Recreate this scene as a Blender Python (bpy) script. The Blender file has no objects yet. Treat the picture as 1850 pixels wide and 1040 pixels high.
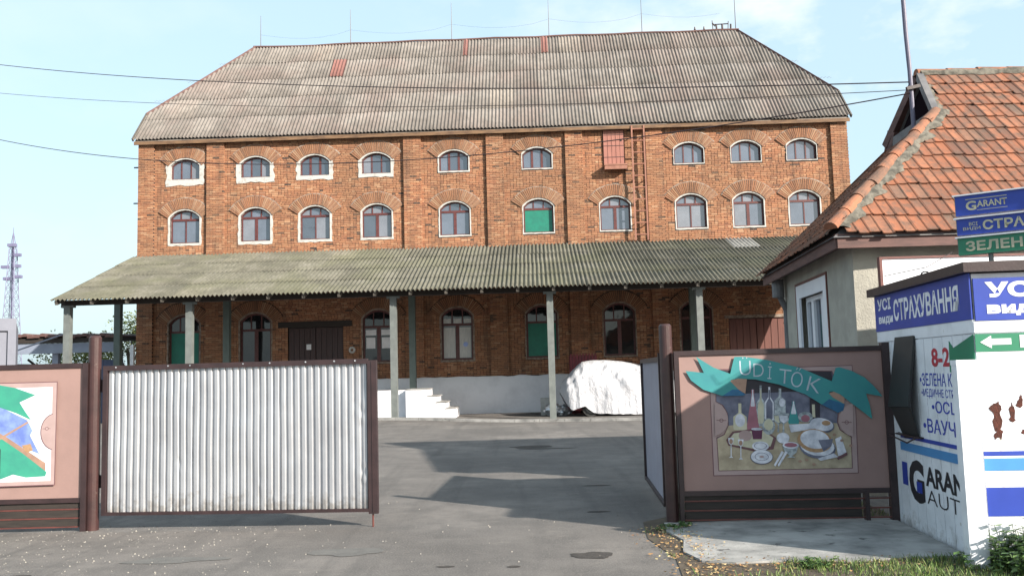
import bpy, bmesh, math, random
from math import sin, cos, pi, radians, sqrt, atan2
from mathutils import Matrix, Vector, noise
random.seed(7)
scn = bpy.context.scene
col = scn.collection

# ------------------------------------------------------------------ camera
PITCH, ROLL = 0.0940, 0.02713
cd = bpy.data.cameras.new('camera'); cam = bpy.data.objects.new('camera', cd); col.objects.link(cam)
cd.sensor_width = 36; cd.lens = 36 * 1610 / 1850; cd.clip_start = 0.1; cd.clip_end = 3000
f_ = Vector((0, cos(PITCH), sin(PITCH))); u0 = Vector((0, -sin(PITCH), cos(PITCH))); x0 = Vector((1, 0, 0))
xr = x0 * cos(ROLL) - u0 * sin(ROLL); ur = u0 * cos(ROLL) + x0 * sin(ROLL)
cam.matrix_world = Matrix(((xr.x, ur.x, -f_.x, 0), (xr.y, ur.y, -f_.y, 0), (xr.z, ur.z, -f_.z, 1.6), (0, 0, 0, 1)))
scn.camera = cam

# ------------------------------------------------------------------ sky, sun, exposure
SUN_EL = radians(26); SUN_AZ = (0.766, -0.643)          # horizontal direction towards the sun
wd = bpy.data.worlds.new('World'); scn.world = wd; wd.use_nodes = True
nt = wd.node_tree; nt.nodes.clear()
out = nt.nodes.new('ShaderNodeOutputWorld'); bg = nt.nodes.new('ShaderNodeBackground'); bg.inputs['Strength'].default_value = 0.105
sky = nt.nodes.new('ShaderNodeTexSky'); sky.sky_type = 'NISHITA'; sky.sun_disc = False
sky.sun_elevation = SUN_EL; sky.sun_rotation = atan2(SUN_AZ[0], SUN_AZ[1]); sky.air_density = 1.2; sky.dust_density = 2.6; sky.ozone_density = 1.2
tc = nt.nodes.new('ShaderNodeTexCoord'); mp = nt.nodes.new('ShaderNodeMapping'); mp.inputs['Scale'].default_value = (2.6, 2.6, 5.0); mp.inputs['Location'].default_value = (1.35, 0.7, 2.1)
nz = nt.nodes.new('ShaderNodeTexNoise'); nz.inputs['Scale'].default_value = 1.7; nz.inputs['Detail'].default_value = 7; nz.inputs['Roughness'].default_value = 0.55
rp = nt.nodes.new('ShaderNodeValToRGB'); rp.color_ramp.elements[0].position = 0.50; rp.color_ramp.elements[1].position = 0.68
mxs = nt.nodes.new('ShaderNodeMix'); mxs.data_type = 'RGBA'; mxs.inputs['B'].default_value = (5.6, 5.7, 5.7, 1)
L = nt.links.new
L(tc.outputs['Generated'], mp.inputs['Vector']); L(mp.outputs[0], nz.inputs['Vector']); L(nz.outputs['Fac'], rp.inputs['Fac'])
L(rp.outputs['Color'], mxs.inputs['Factor']); hz = nt.nodes.new('ShaderNodeMix'); hz.data_type = 'RGBA'; hz.inputs['Factor'].default_value = .62; hz.inputs['B'].default_value = (3.8, 5.1, 5.8, 1)
sx = nt.nodes.new('ShaderNodeSeparateXYZ'); mr_ = nt.nodes.new('ShaderNodeMapRange'); mr_.inputs['From Min'].default_value = -.12; mr_.inputs['From Max'].default_value = .3; mr_.inputs['To Min'].default_value = .12
ml = nt.nodes.new('ShaderNodeMath'); ml.operation = 'MULTIPLY'; L(tc.outputs['Generated'], sx.inputs[0]); L(sx.outputs['X'], mr_.inputs['Value']); L(rp.outputs['Color'], ml.inputs[0]); L(mr_.outputs[0], ml.inputs[1]); L(ml.outputs[0], mxs.inputs['Factor'])
L(sky.outputs[0], hz.inputs['A']); L(hz.outputs['Result'], mxs.inputs['A'])
L(mxs.outputs['Result'], bg.inputs['Color']); L(bg.outputs[0], out.inputs[0])
sl = bpy.data.lights.new('sun', 'SUN'); sl.energy = 4.9; sl.angle = radians(0.8); sl.color = (1.0, 0.93, 0.82)
so = bpy.data.objects.new('sun', sl); col.objects.link(so)
sd = Vector((SUN_AZ[0] * cos(SUN_EL), SUN_AZ[1] * cos(SUN_EL), sin(SUN_EL)))
so.rotation_euler = sd.to_track_quat('Z', 'Y').to_euler(); so.location = (30, -30, 30)
vs = scn.view_settings; vs.view_transform = 'Standard'; vs.look = 'None'; vs.exposure = 1.05; vs.gamma = 1; vs.use_curve_mapping = False

# ------------------------------------------------------------------ helpers
WM = {}
def wm(o): return WM.get(o.name, Matrix())
def tag(o, label=None, cat=None, group=None, kind=None):
    if label: o['label'] = label
    if cat: o['category'] = cat
    if group: o['group'] = group
    if kind: o['kind'] = kind
    return o
def root(name, label, cat, loc, rz=0.0, group=None):
    o = bpy.data.objects.new(name, None); col.objects.link(o); o.location = loc; o.rotation_euler = (0, 0, rz)
    o.empty_display_size = 0.2
    WM[o.name] = Matrix.Translation(loc) @ Matrix.Rotation(rz, 4, 'Z')
    return tag(o, label, cat, group)
def link(name, me, parent=None, M=None):
    """place mesh me with world matrix M under parent"""
    o = bpy.data.objects.new(name, me); col.objects.link(o)
    M = M or Matrix()
    if parent is not None:
        o.parent = parent; o.matrix_local = wm(parent).inverted() @ M
    else: o.matrix_world = M
    WM[o.name] = M.copy()
    return o
class MB:
    def __init__(s, M=None): s.v = []; s.f = []; s.m = []; s.M = M or Matrix()
    def add(s, vs_, fs, m=0):
        b = len(s.v); M = s.M
        s.v += [M @ Vector(p) for p in vs_]; s.f += [tuple(b + i for i in f) for f in fs]; s.m += [m] * len(fs)
    def box(s, x0, x1, y0, y1, z0, z1, m=0):
        s.add([(x0,y0,z0),(x1,y0,z0),(x1,y1,z0),(x0,y1,z0),(x0,y0,z1),(x1,y0,z1),(x1,y1,z1),(x0,y1,z1)],
              [(0,3,2,1),(4,5,6,7),(0,1,5,4),(1,2,6,5),(2,3,7,6),(3,0,4,7)], m)
    def beam(s, a, b, w, h, m=0, up=(0,0,1)):
        a = Vector(a); b = Vector(b); d = (b - a).normalized(); u = Vector(up)
        x = d.cross(u)
        if x.length < 1e-4: x = Vector((1, 0, 0))
        x.normalize(); z = x.cross(d); x *= w / 2; z *= h / 2
        s.add([a-x-z, a+x-z, a+x+z, a-x+z, b-x-z, b+x-z, b+x+z, b-x+z], [(0,1,2,3),(7,6,5,4),(0,4,5,1),(1,5,6,2),(2,6,7,3),(3,7,4,0)], m)
    def tube(s, pts, r, n=8, m=0, cap=True, r2=None):
        pts = [Vector(p) for p in pts]; vs_ = []; k = len(pts)
        for i, p in enumerate(pts):
            d = (pts[min(i+1, k-1)] - pts[max(i-1, 0)]).normalized()
            a = d.cross(Vector((0, 0, 1)) if abs(d.z) < .95 else Vector((1, 0, 0))).normalized(); b = d.cross(a)
            rr = r if r2 is None else r + (r2 - r) * i / (k - 1)
            vs_ += [p + a * rr * cos(2*pi*j/n) + b * rr * sin(2*pi*j/n) for j in range(n)]
        fs = [(i*n+j, i*n+(j+1) % n, (i+1)*n+(j+1) % n, (i+1)*n+j) for i in range(k-1) for j in range(n)]
        if cap: fs += [tuple(range(n)), tuple((k-1)*n + j for j in reversed(range(n)))]
        s.add(vs_, fs, m)
    def prism(s, pts, z0, z1, m=0):
        """polygon pts in local xy extruded z0..z1"""
        n = len(pts)
        s.add([(p[0], p[1], z0) for p in pts] + [(p[0], p[1], z1) for p in pts],
              [tuple(reversed(range(n))), tuple(range(n, 2*n))] + [(i, (i+1) % n, n+(i+1) % n, n+i) for i in range(n)], m)
    def build(s, name, mats, parent=None, smooth=False, M=None, tri=False):
        me = bpy.data.meshes.new(name); inv = (M or (wm(parent) if parent is not None else Matrix())).inverted()
        me.from_pydata([inv @ p for p in s.v], [], s.f)
        if not isinstance(mats, (list, tuple)): mats = [mats]
        for m in mats: me.materials.append(m)
        if len(mats) > 1: me.polygons.foreach_set('material_index', s.m)
        if smooth: me.polygons.foreach_set('use_smooth', [True] * len(me.polygons))
        me.update()
        o = bpy.data.objects.new(name, me); col.objects.link(o)
        W_ = M or (wm(parent) if parent is not None else Matrix())
        if parent is not None:
            o.parent = parent
            o.matrix_local = wm(parent).inverted() @ W_
        else: o.matrix_world = W_
        WM[o.name] = W_.copy()
        return o
def smooth01(a, b, x):
    t = max(0.0, min(1.0, (x - a) / (b - a))); return t * t * (3 - 2 * t)
def frame(o, right, up=(0, 0, 1)):
    r = Vector(right).normalized(); u = Vector(up).normalized(); n = r.cross(u).normalized()
    return Matrix(((r.x, u.x, n.x, o[0]), (r.y, u.y, n.y, o[1]), (r.z, u.z, n.z, o[2]), (0, 0, 0, 1)))
def text_obj(name, txt, mat, parent, F, x, y, h, w=None, off=0.003, bold=0.0, extr=0.0, shear=0, rot=0):
    """lettering of cap height h, left bottom at (x,y) in frame F, squeezed to width w"""
    cu = bpy.data.curves.new(name, 'FONT'); cu.body = txt; cu.size = 1.0; cu.offset = bold; cu.extrude = extr; cu.resolution_u = 3
    cu.shear = shear
    t = bpy.data.objects.new(name, cu); col.objects.link(t)
    dg = bpy.context.evaluated_depsgraph_get(); me = bpy.data.meshes.new_from_object(t.evaluated_get(dg))
    bpy.data.objects.remove(t); bpy.data.curves.remove(cu)
    xs = [v.co.x for v in me.vertices]; ys = [v.co.y for v in me.vertices]
    a, b, c, d = min(xs), max(xs), min(ys), max(ys)
    sy = h / (d - c); sx = (w / (b - a)) if w else sy
    R = Matrix.Rotation(rot, 4, 'Z')
    inv = wm(parent).inverted()
    for v in me.vertices:
        q = R @ Vector(((v.co.x - a) * sx, (v.co.y - c) * sy, v.co.z))
        v.co = inv @ (F @ Vector((x + q.x, y + q.y, off + q.z)))
    me.materials.clear(); me.materials.append(mat); me.name = name
    return link(name, me, parent, wm(parent))

# ------------------------------------------------------------------ materials
def nodes(name):
    m = bpy.data.materials.new(name); m.use_nodes = True; n = m.node_tree; b = n.nodes['Principled BSDF']
    return m, n, b
def mixc(n, fac, a, b, mode='MIX'):
    x = n.nodes.new('ShaderNodeMix'); x.data_type = 'RGBA'; x.blend_type = mode
    for s, v in (('Factor', fac), ('A', a), ('B', b)):
        if hasattr(v, 'is_linked') or hasattr(v, 'links'): n.links.new(v, x.inputs[s])
        else: x.inputs[s].default_value = v if s == 'Factor' else (*v[:3], 1)
    return x.outputs['Result']
def ramp(n, fac, stops, interp='LINEAR'):
    r = n.nodes.new('ShaderNodeValToRGB'); r.color_ramp.interpolation = interp
    e = r.color_ramp.elements
    while len(e) < len(stops): e.new(0.5)
    for i, (p, c) in enumerate(stops):
        e[i].position = p; e[i].color = (*c, 1) if len(c) == 3 else c
    n.links.new(fac, r.inputs[0]); return r.outputs[0]
def noise_n(n, scale, detail=4, rough=.55, vec=None, stretch=None, w=None):
    t = n.nodes.new('ShaderNodeTexNoise'); t.inputs['Scale'].default_value = scale; t.inputs['Detail'].default_value = detail; t.inputs['Roughness'].default_value = rough
    c = n.nodes.new('ShaderNodeTexCoord'); src = c.outputs['Object'] if vec is None else vec
    if stretch:
        mp = n.nodes.new('ShaderNodeMapping'); mp.inputs['Scale'].default_value = stretch; n.links.new(src, mp.inputs[0]); src = mp.outputs[0]
    n.links.new(src, t.inputs['Vector']); return t.outputs['Fac']
def bump(n, b, h, strength=.3, dist=.01):
    bp = n.nodes.new('ShaderNodeBump'); bp.inputs['Strength'].default_value = strength; bp.inputs['Distance'].default_value = dist
    n.links.new(h, bp.inputs['Height']); n.links.new(bp.outputs[0], b.inputs['Normal'])
def simple(name, c1, c2=None, scale=6, rough=.6, metal=0, bmp=.15, bscale=None, contrast=(.35, .65), stretch=None, rnd=0.0, spots=None):
    m, n, b = nodes(name); c2 = c2 or tuple(x * .8 for x in c1)
    f = noise_n(n, scale, 6, .6, stretch=stretch)
    c = ramp(n, f, [(contrast[0], c2), (contrast[1], c1)])
    if spots:
        f2 = noise_n(n, spots[0], 5, .65); g = ramp(n, f2, [(spots[1], (0, 0, 0)), (spots[1] + .05, (1, 1, 1))]); c = mixc(n, g, c, spots[2])
    if rnd:
        oi = n.nodes.new('ShaderNodeObjectInfo'); r = ramp(n, oi.outputs['Random'], [(0, (1-rnd,)*3), (1, (1+rnd*.3,)*3)]); c = mixc(n, 1.0, c, r, 'MULTIPLY')
    n.links.new(c, b.inputs['Base Color']); b.inputs['Roughness'].default_value = rough; b.inputs['Metallic'].default_value = metal
    if bmp: bump(n, b, noise_n(n, bscale or scale * 8, 5, .6), bmp, .01)
    return m
BRK = [(0.0, (.20, .072, .036)), (.08, (.33, .118, .050)), (.20, (.42, .155, .062)), (.34, (.30, .108, .048)), (.46, (.46, .190, .078)), (.58, (.37, .132, .056)), (.68, (.25, .090, .045)),
       (.76, (.52, .25, .12)), (.86, (.38, .155, .070)), (.94, (.56, .31, .17)), (.968, (.30, .13, .07)), (.978, (.04, .03, .032)), (1, (.025, .022, .026))]
def brick_mat(name, src, val=.86):
    m, n, b = nodes(name)
    if src == 'island': g = n.nodes.new('ShaderNodeNewGeometry').outputs['Random Per Island']
    else: g = n.nodes.new('ShaderNodeObjectInfo').outputs['Random']
    hs_ = n.nodes.new('ShaderNodeHueSaturation'); hs_.inputs['Saturation'].default_value = .94; hs_.inputs['Value'].default_value = val; n.links.new(ramp(n, g, BRK), hs_.inputs['Color']); c = hs_.outputs[0]
    geo = n.nodes.new('ShaderNodeNewGeometry'); P = geo.outputs['Position']
    big = noise_n(n, .55, 5, .6, vec=P); c = mixc(n, ramp(n, big, [(.38, (0, 0, 0)), (.62, (.5,) * 3)]), c, (.16, .085, .045))
    fine = noise_n(n, 22, 4, .7, vec=P); c = mixc(n, ramp(n, fine, [(.42, (0, 0, 0)), (.75, (.6,) * 3)]), c, (.34, .21, .13))
    soot = noise_n(n, 1.5, 7, .72, vec=P, stretch=(1.7, 1, .3)); c = mixc(n, ramp(n, soot, [(.52, (0, 0, 0)), (.70, (.6,) * 3)]), c, (.06, .04, .03))
    n.links.new(c, b.inputs['Base Color']); b.inputs['Roughness'].default_value = .9
    bump(n, b, fine, .5, .01)
    return m
M = {}
M['brick'] = brick_mat('brick', 'island'); M['brick_one'] = brick_mat('brick_single', 'object')
M['arch_brick'] = brick_mat('arch_brick', 'island', .68)
M['mortar'] = simple('mortar', (.085, .052, .038), (.035, .022, .018), 3.0, .95, bmp=.6, bscale=30)
M['lime'] = simple('lime_mortar', (.30, .25, .21), (.13, .08, .055), 8, .9, bmp=.4)
M['plaster'] = simple('white_plaster', (.43, .42, .40), (.25, .22, .19), 5, .8, contrast=(.25, .5), bmp=.3, bscale=18)
M['plinth'] = simple('whitewash', (.80, .80, .84), (.68, .68, .72), 1.6, .85, contrast=(.3, .55), bmp=.35, bscale=14, spots=(2.3, .70, (.42, .40, .38)))
M['frame'] = simple('brown_window_paint', (.11, .03, .028), (.07, .02, .018), 10, .45)
M['green_board'] = simple('green_board', (.008, .17, .115), (.008, .135, .095), 4, .5)
M['door_brown'] = simple('door_brown', (.05, .02, .018), (.03, .013, .012), 3, .5, stretch=(8, 8, .6))
M['door_light'] = simple('door_red_brown', (.15, .055, .042), (.105, .038, .03), 3, .55, stretch=(8, 8, .6))
M['ladder'] = simple('ladder_paint', (.30, .135, .09), (.22, .09, .06), 6, .6); M['hatch'] = simple('salmon_hatch', (.33, .135, .10), (.26, .10, .075), 3, .6, stretch=(6, 6, .6))
M['rust_paint'] = simple('red_brown_steel', (.14, .042, .034), (.085, .028, .024), 6, .5)
M['steel_post'] = simple('brown_painted_pipe', (.062, .027, .025), (.032, .016, .016), 5, .38, contrast=(.3, .7), spots=(14, .66, (.09, .06, .05)))
M['steel_frame'] = simple('dark_brown_frame', (.040, .022, .023), (.026, .015, .016), 7, .45)
M['canopy_post'] = simple('grey_green_post', (.145, .158, .152), (.105, .115, .112), 4, .6)
M['wood_dark'] = simple('dark_timber', (.035, .026, .022), (.02, .016, .014), 4, .8, stretch=(1, 8, 8))
M['wood_tan'] = simple('tan_timber', (.20, .115, .06), (.09, .05, .03), 2, .8, stretch=(1, 6, 6))
M['rafter'] = simple('rafter_timber', (.12, .105, .09), (.08, .07, .06), 4, .8)
mv_, nv_, bv_ = nodes('painted_shade_black'); bv_.inputs['Base Color'].default_value = (.012, .008, .010, 1); bv_.inputs['Roughness'].default_value = 1; bv_.inputs['Specular IOR Level'].default_value = 0; M['shade_black'] = mv_  # flat black without gloss, colours in the dark inside of the gablet
M['paper'] = simple('paper', (.72, .72, .74), (.66, .66, .68), 6, .8, bmp=0)
M['curtain'] = simple('curtain', (.60, .60, .58), (.45, .46, .46), 7, .9, stretch=(6, 6, .5))
M['black'] = simple('black_rubber', (.02, .02, .02), None, 6, .6)
M['white_paint'] = simple('white_sheet_metal', (.74, .75, .79), (.60, .61, .64), 3, .42, bmp=.05, contrast=(.3, .55), spots=(6, .66, (.50, .48, .45)))
M['concrete'] = simple('old_concrete', (.34, .328, .315), (.13, .128, .125), 2.2, .92, contrast=(.3, .62), bmp=.5, bscale=26, spots=(5, .62, (.075, .072, .07)))
M['foil'] = simple('silver_foil', (.7, .7, .72), (.5, .5, .52), 10, .3, .7, bmp=.8)

def sheet_mat(name, stops, red, lichen, rowdark):
    m, n, b = nodes(name)
    geo = n.nodes.new('ShaderNodeNewGeometry'); P = geo.outputs['Position']
    oi = n.nodes.new('ShaderNodeObjectInfo').outputs['Random']
    f = noise_n(n, 1.3, 6, .65, vec=P)
    c = ramp(n, f, stops)
    c = mixc(n, 1.0, c, ramp(n, oi, [(0, (.80,) * 3), (.5, (.97,) * 3), (.9, (1.08,) * 3), (1, (1.2, 1.17, 1.12))]), 'MULTIPLY')
    f1 = noise_n(n, .45, 4, .6, vec=P); c = mixc(n, ramp(n, f1, [(.47, (0, 0, 0)), (.62, (red[0],) * 3)]), c, red[1])
    f2 = noise_n(n, 9, 6, .75, vec=P, stretch=(1, .35, .35)); c = mixc(n, ramp(n, f2, [(.50, (0, 0, 0)), (.68, (lichen[0],) * 3)]), c, lichen[1])
    f3 = noise_n(n, 34, 3, .7, vec=P); c = mixc(n, ramp(n, f3, [(.62, (0, 0, 0)), (.72, (.7,) * 3)]), c, (.25, .245, .215))
    n.links.new(c, b.inputs['Base Color']); b.inputs['Roughness'].default_value = .93
    bump(n, b, f2, .5, .01)
    return m
M['sheet_main'] = sheet_mat('grey_pink_fibre_cement', [(.3, (.140, .122, .110)), (.5, (.190, .168, .152)), (.7, (.228, .204, .186))], (.3, (.20, .135, .12)), (.6, (.075, .068, .058)), 0)
M['sheet_canopy'] = sheet_mat('mossy_fibre_cement', [(.3, (.070, .068, .053)), (.5, (.106, .101, .078)), (.7, (.148, .140, .118))], (.4, (.105, .108, .062)), (.6, (.055, .053, .042)), 0)
M['sheet_red'] = simple('red_patch_sheet', (.22, .10, .085), (.17, .08, .07), 4, .9, bmp=.3)
M['sheet_pale'] = simple('pale_new_sheet', (.30, .295, .27), (.22, .21, .20), 6, .9, bmp=.3)

def tile_mat(many=False):
    m, n, b = nodes('clay_tile')
    geo = n.nodes.new('ShaderNodeNewGeometry'); P = geo.outputs['Position']
    r = n.nodes.new('ShaderNodeObjectInfo').outputs['Random'] if not many else geo.outputs['Random Per Island']
    c = ramp(n, r, [(0, (.13, .058, .038)), (.2, (.24, .085, .042)), (.45, (.29, .105, .052)), (.65, (.19, .082, .05)), (.8, (.32, .125, .065)), (1, (.14, .085, .06))])
    f = noise_n(n, 5, 6, .7, vec=P); c = mixc(n, ramp(n, f, [(.43, (0, 0, 0)), (.64, (.85,) * 3)]), c, (.095, .062, .046))
    f2 = noise_n(n, 26, 5, .75, vec=P); c = mixc(n, ramp(n, f2, [(.60, (0, 0, 0)), (.72, (.7,) * 3)]), c, (.17, .155, .12))
    n.links.new(c, b.inputs['Base Color']); b.inputs['Roughness'].default_value = .85; bump(n, b, f2, .35, .01)
    return m
M['tile'] = tile_mat(); M['tile_many'] = tile_mat(True)
M['roof_mortar'] = simple('ridge_mortar', (.15, .135, .11), (.06, .055, .045), 9, .95, bmp=.8, bscale=30, contrast=(.4, .6))
M['render'] = simple('rough_render', (.41, .385, .33), (.32, .30, .26), 3, .95, bmp=1.0, bscale=42)
M['old_wood'] = simple('old_brown_fascia', (.14, .07, .06), (.08, .042, .038), 3, .75, stretch=(1, 1, 6))
M['grey_wood'] = simple('weathered_board', (.20, .19, .19), (.12, .115, .12), 4, .85)
def glass_mat(name, c, ior=1.9, rough=.04):
    m, n, b = nodes(name)
    f = noise_n(n, 1.7, 4, .6); cc = ramp(n, f, [(.35, tuple(x * .85 for x in c)), (.65, tuple(x * 1.1 for x in c))])
    n.links.new(cc, b.inputs['Base Color']); b.inputs['Roughness'].default_value = rough; b.inputs['IOR'].default_value = ior
    bump(n, b, noise_n(n, 1.2, 2, .5), .12, .05)
    return m
M['glass'] = glass_mat('window_glass', (.10, .115, .15), 2.1)
M['glass_b'] = glass_mat('pale_window_glass', (.16, .165, .19), 2.0); M['glass_c'] = glass_mat('deep_window_glass', (.045, .052, .07), 2.3)  # a paler and a darker pane tone, mixed at random for variety
M['glass_dark'] = glass_mat('dark_window_glass', (.012, .012, .014), 1.6)

def mud(n, c, top, fade):
    geo = n.nodes.new('ShaderNodeNewGeometry'); sp_ = n.nodes.new('ShaderNodeSeparateXYZ'); n.links.new(geo.outputs['Position'], sp_.inputs[0])
    nn = noise_n(n, 7, 6, .75, vec=geo.outputs['Position']); a = n.nodes.new('ShaderNodeMath'); a.operation = 'MULTIPLY_ADD'; n.links.new(nn, a.inputs[0]); a.inputs[1].default_value = .9; n.links.new(sp_.outputs['Z'], a.inputs[2])
    m_ = n.nodes.new('ShaderNodeMapRange'); n.links.new(a.outputs[0], m_.inputs['Value']); m_.inputs['From Min'].default_value = top + .45; m_.inputs['From Max'].default_value = top + .45 - fade; m_.inputs['To Max'].default_value = .6
    return mixc(n, m_.outputs[0], c, (.20, .175, .15))
def galv():
    m, n, b = nodes('galvanised_sheet')
    f = noise_n(n, 2.2, 5, .6, stretch=(1, 1, .5)); c = ramp(n, f, [(.3, (.36, .365, .39)), (.7, (.50, .505, .53))])
    f2 = noise_n(n, 16, 6, .8, stretch=(1, 1, .12)); c = mixc(n, ramp(n, f2, [(.58, (0, 0, 0)), (.75, (.45,) * 3)]), c, (.45, .43, .42))
    c = mud(n, c, .34, .16)
    n.links.new(c, b.inputs['Base Color']); b.inputs['Metallic'].default_value = .5; b.inputs['Roughness'].default_value = .36
    bump(n, b, noise_n(n, 5, 4, .6), .12, .02)
    return m
M['galv'] = galv()
def asphalt():
    m, n, b = nodes('asphalt_ground')
    geo = n.nodes.new('ShaderNodeNewGeometry'); P = geo.outputs['Position']
    f = noise_n(n, .35, 6, .65, vec=P); c = ramp(n, f, [(.36, (.088, .079, .075)), (.5, (.130, .116, .108)), (.63, (.180, .160, .147))])
    f1 = noise_n(n, 1.6, 6, .7, vec=P); c = mixc(n, ramp(n, f1, [(.44, (0, 0, 0)), (.60, (.65,) * 3)]), c, (.085, .077, .073))
    f2 = noise_n(n, 55, 4, .75, vec=P); c = mixc(n, ramp(n, f2, [(.50, (0, 0, 0)), (.64, (.55,) * 3)]), c, (.24, .22, .20))
    f2b = noise_n(n, 80, 3, .7, vec=P, stretch=(1, 1, 1)); c = mixc(n, ramp(n, f2b, [(.56, (0, 0, 0)), (.66, (.6,) * 3)]), c, (.042, .04, .038))
    f4 = noise_n(n, 3.5, 7, .8, vec=P, stretch=(.5, 1.4, 1)); c = mixc(n, ramp(n, f4, [(.56, (0, 0, 0)), (.66, (.55,) * 3)]), c, (.21, .185, .165))
    v = n.nodes.new('ShaderNodeTexVoronoi'); v.feature = 'DISTANCE_TO_EDGE'; v.inputs['Scale'].default_value = .42
    wv = n.nodes.new('ShaderNodeVectorMath'); wv.operation = 'ADD'; nn = n.nodes.new('ShaderNodeTexNoise'); nn.inputs['Scale'].default_value = 2.0; nn.inputs['Detail'].default_value = 5
    n.links.new(P, nn.inputs['Vector']); n.links.new(P, wv.inputs[0]); n.links.new(nn.outputs['Color'], wv.inputs[1]); n.links.new(wv.outputs[0], v.inputs['Vector'])
    cr = ramp(n, v.outputs['Distance'], [(0, (.55,) * 3), (.006, (.0,) * 3)])
    gate = ramp(n, noise_n(n, .25, 3, .5, vec=P), [(.5, (0, 0, 0)), (.58, (1, 1, 1))])
    cr = mixc(n, 1.0, cr, gate, 'MULTIPLY'); c = mixc(n, cr, c, (.03, .028, .026))
    tr = noise_n(n, 1.0, 5, .6, vec=P, stretch=(2.6, .12, 1)); c = mixc(n, ramp(n, tr, [(.52, (0, 0, 0)), (.64, (.45,) * 3)]), c, (.072, .066, .063))
    n.links.new(c, b.inputs['Base Color']); b.inputs['Roughness'].default_value = .88
    bump(n, b, f2, .55, .012)
    return m
M['asphalt'] = asphalt()
M['patch'] = simple('asphalt_patch', (.135, .128, .12), (.10, .095, .09), 6, .9, bmp=.6, bscale=60)
M['hole'] = simple('pothole_gravel', (.06, .05, .045), (.03, .026, .024), 14, .95, bmp=1.0, bscale=60)
M['earth'] = simple('brown_earth', (.10, .075, .052), (.055, .042, .03), 4, .95, bmp=.8, bscale=40)

_n = M['white_paint'].node_tree; _b = _n.nodes['Principled BSDF']; _s = _b.inputs['Base Color'].links[0].from_socket
_n.links.new(mud(_n, _s, .12, .2), _b.inputs['Base Color'])
# ------------------------------------------------------------------ ground
def gz(x, y):
    return .12 * smooth01(0, 4, -x) * smooth01(21, 28, y) * (1 - smooth01(33.2, 35.2, y))
xs = [-900, -300, -100, -50, -30] + [-20 + i for i in range(0, 41)] + [30, 50, 100, 300, 900]
ys = [-400, -100, -30, -10, 0] + [2 + i * .8 for i in range(0, 48)] + [45, 55, 80, 150, 400, 1200]
g = MB()
g.add([(x, y, gz(x, y)) for y in ys for x in xs], [(j*len(xs)+i, j*len(xs)+i+1, (j+1)*len(xs)+i+1, (j+1)*len(xs)+i) for j in range(len(ys)-1) for i in range(len(xs)-1)])
tag(g.build('ground', M['asphalt'], smooth=True), kind='structure')
def blob(cx, cy, rx, ry, n=26, rot=0, wob=.22, seed=0):
    p = []
    for i in range(n):
        a = 2 * pi * i / n; r = 1 + wob * noise.noise(Vector((cos(a) * 1.5, sin(a) * 1.5, seed * 3.1)))*2
        x, y = rx * r * cos(a), ry * r * sin(a); p.append((cx + x * cos(rot) - y * sin(rot), cy + x * sin(rot) + y * cos(rot)))
    return p
def flat(name, pts, z, mat, kind='structure'):
    b_ = MB(); b_.add([(x, y, z + gz(x, y)) for x, y in pts], [tuple(range(len(pts)))]); return tag(b_.build(name, mat), kind=kind)
flat('pothole', blob(.63, 7.93, .20, .13, seed=1), .004, M['hole'])
flat('pothole', blob(.35, 19.3, .50, .30, seed=2), .004, M['hole'])
flat('pothole', blob(.62, 18.75, .55, .10, seed=3), .004, M['hole'])
flat('asphalt_patch', blob(-1.55, 8.35, .33, .20, seed=4), .004, M['patch'])
flat('asphalt_patch', blob(-3.1, 8.2, .45, .14, seed=5), .004, M['patch'])
for q_ in ((-.05, 7.55, .06, .03, 6), (.9, 10.3, .14, .04, 7), (-.62, 7.62, .07, .03, 8), (-4.2, 7.7, .09, .04, 9), (1.1, 12.6, .2, .06, 10)): flat('pothole', blob(*q_[:4], seed=q_[4]), .004, M['hole'])
# kerb strip in front of the dock
k = MB(); ka = Vector((-9.5, 31.3, 0)); kb_ = Vector((9.5, 26.6, 0)); nk = 24
for i in range(nk):
    a = ka.lerp(kb_, i / nk); b = ka.lerp(kb_, (i + .985) / nk); za = gz(a.x, a.y) + .035
    k.beam((a.x, a.y, za), (b.x, b.y, gz(b.x, b.y) + .035), .22, .10)
tag(k.build('kerb', M['concrete']), kind='structure')
# concrete slab in front of the right panel
sp = [(1.50, 9.35), (1.44, 8.9), (1.52, 8.4), (1.42, 7.9), (1.50, 7.5), (1.75, 7.40), (2.2, 7.43), (2.7, 7.36), (3.2, 7.42), (3.50, 7.42), (3.62, 7.3), (3.66, 7.6), (3.82, 9.35)]
sb = MB(); sb.prism(sp, -.05, .022); tag(sb.build('concrete_slab', M['concrete']), kind='structure')
flat('earth_verge', [(1.30, 9.5), (1.22, 8.6), (1.32, 7.7), (1.25, 7.0), (1.4, 6.2), (1.6, 4.5), (6.5, 4.5), (6.5, 7.1), (3.6, 7.7), (3.6, 9.9), (1.7, 9.9)], .006, M['earth'])
flat('earth_bed', [(1.72, 9.45), (3.9, 9.45), (4.1, 12.0), (1.95, 12.0)], .006, M['earth'])

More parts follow.
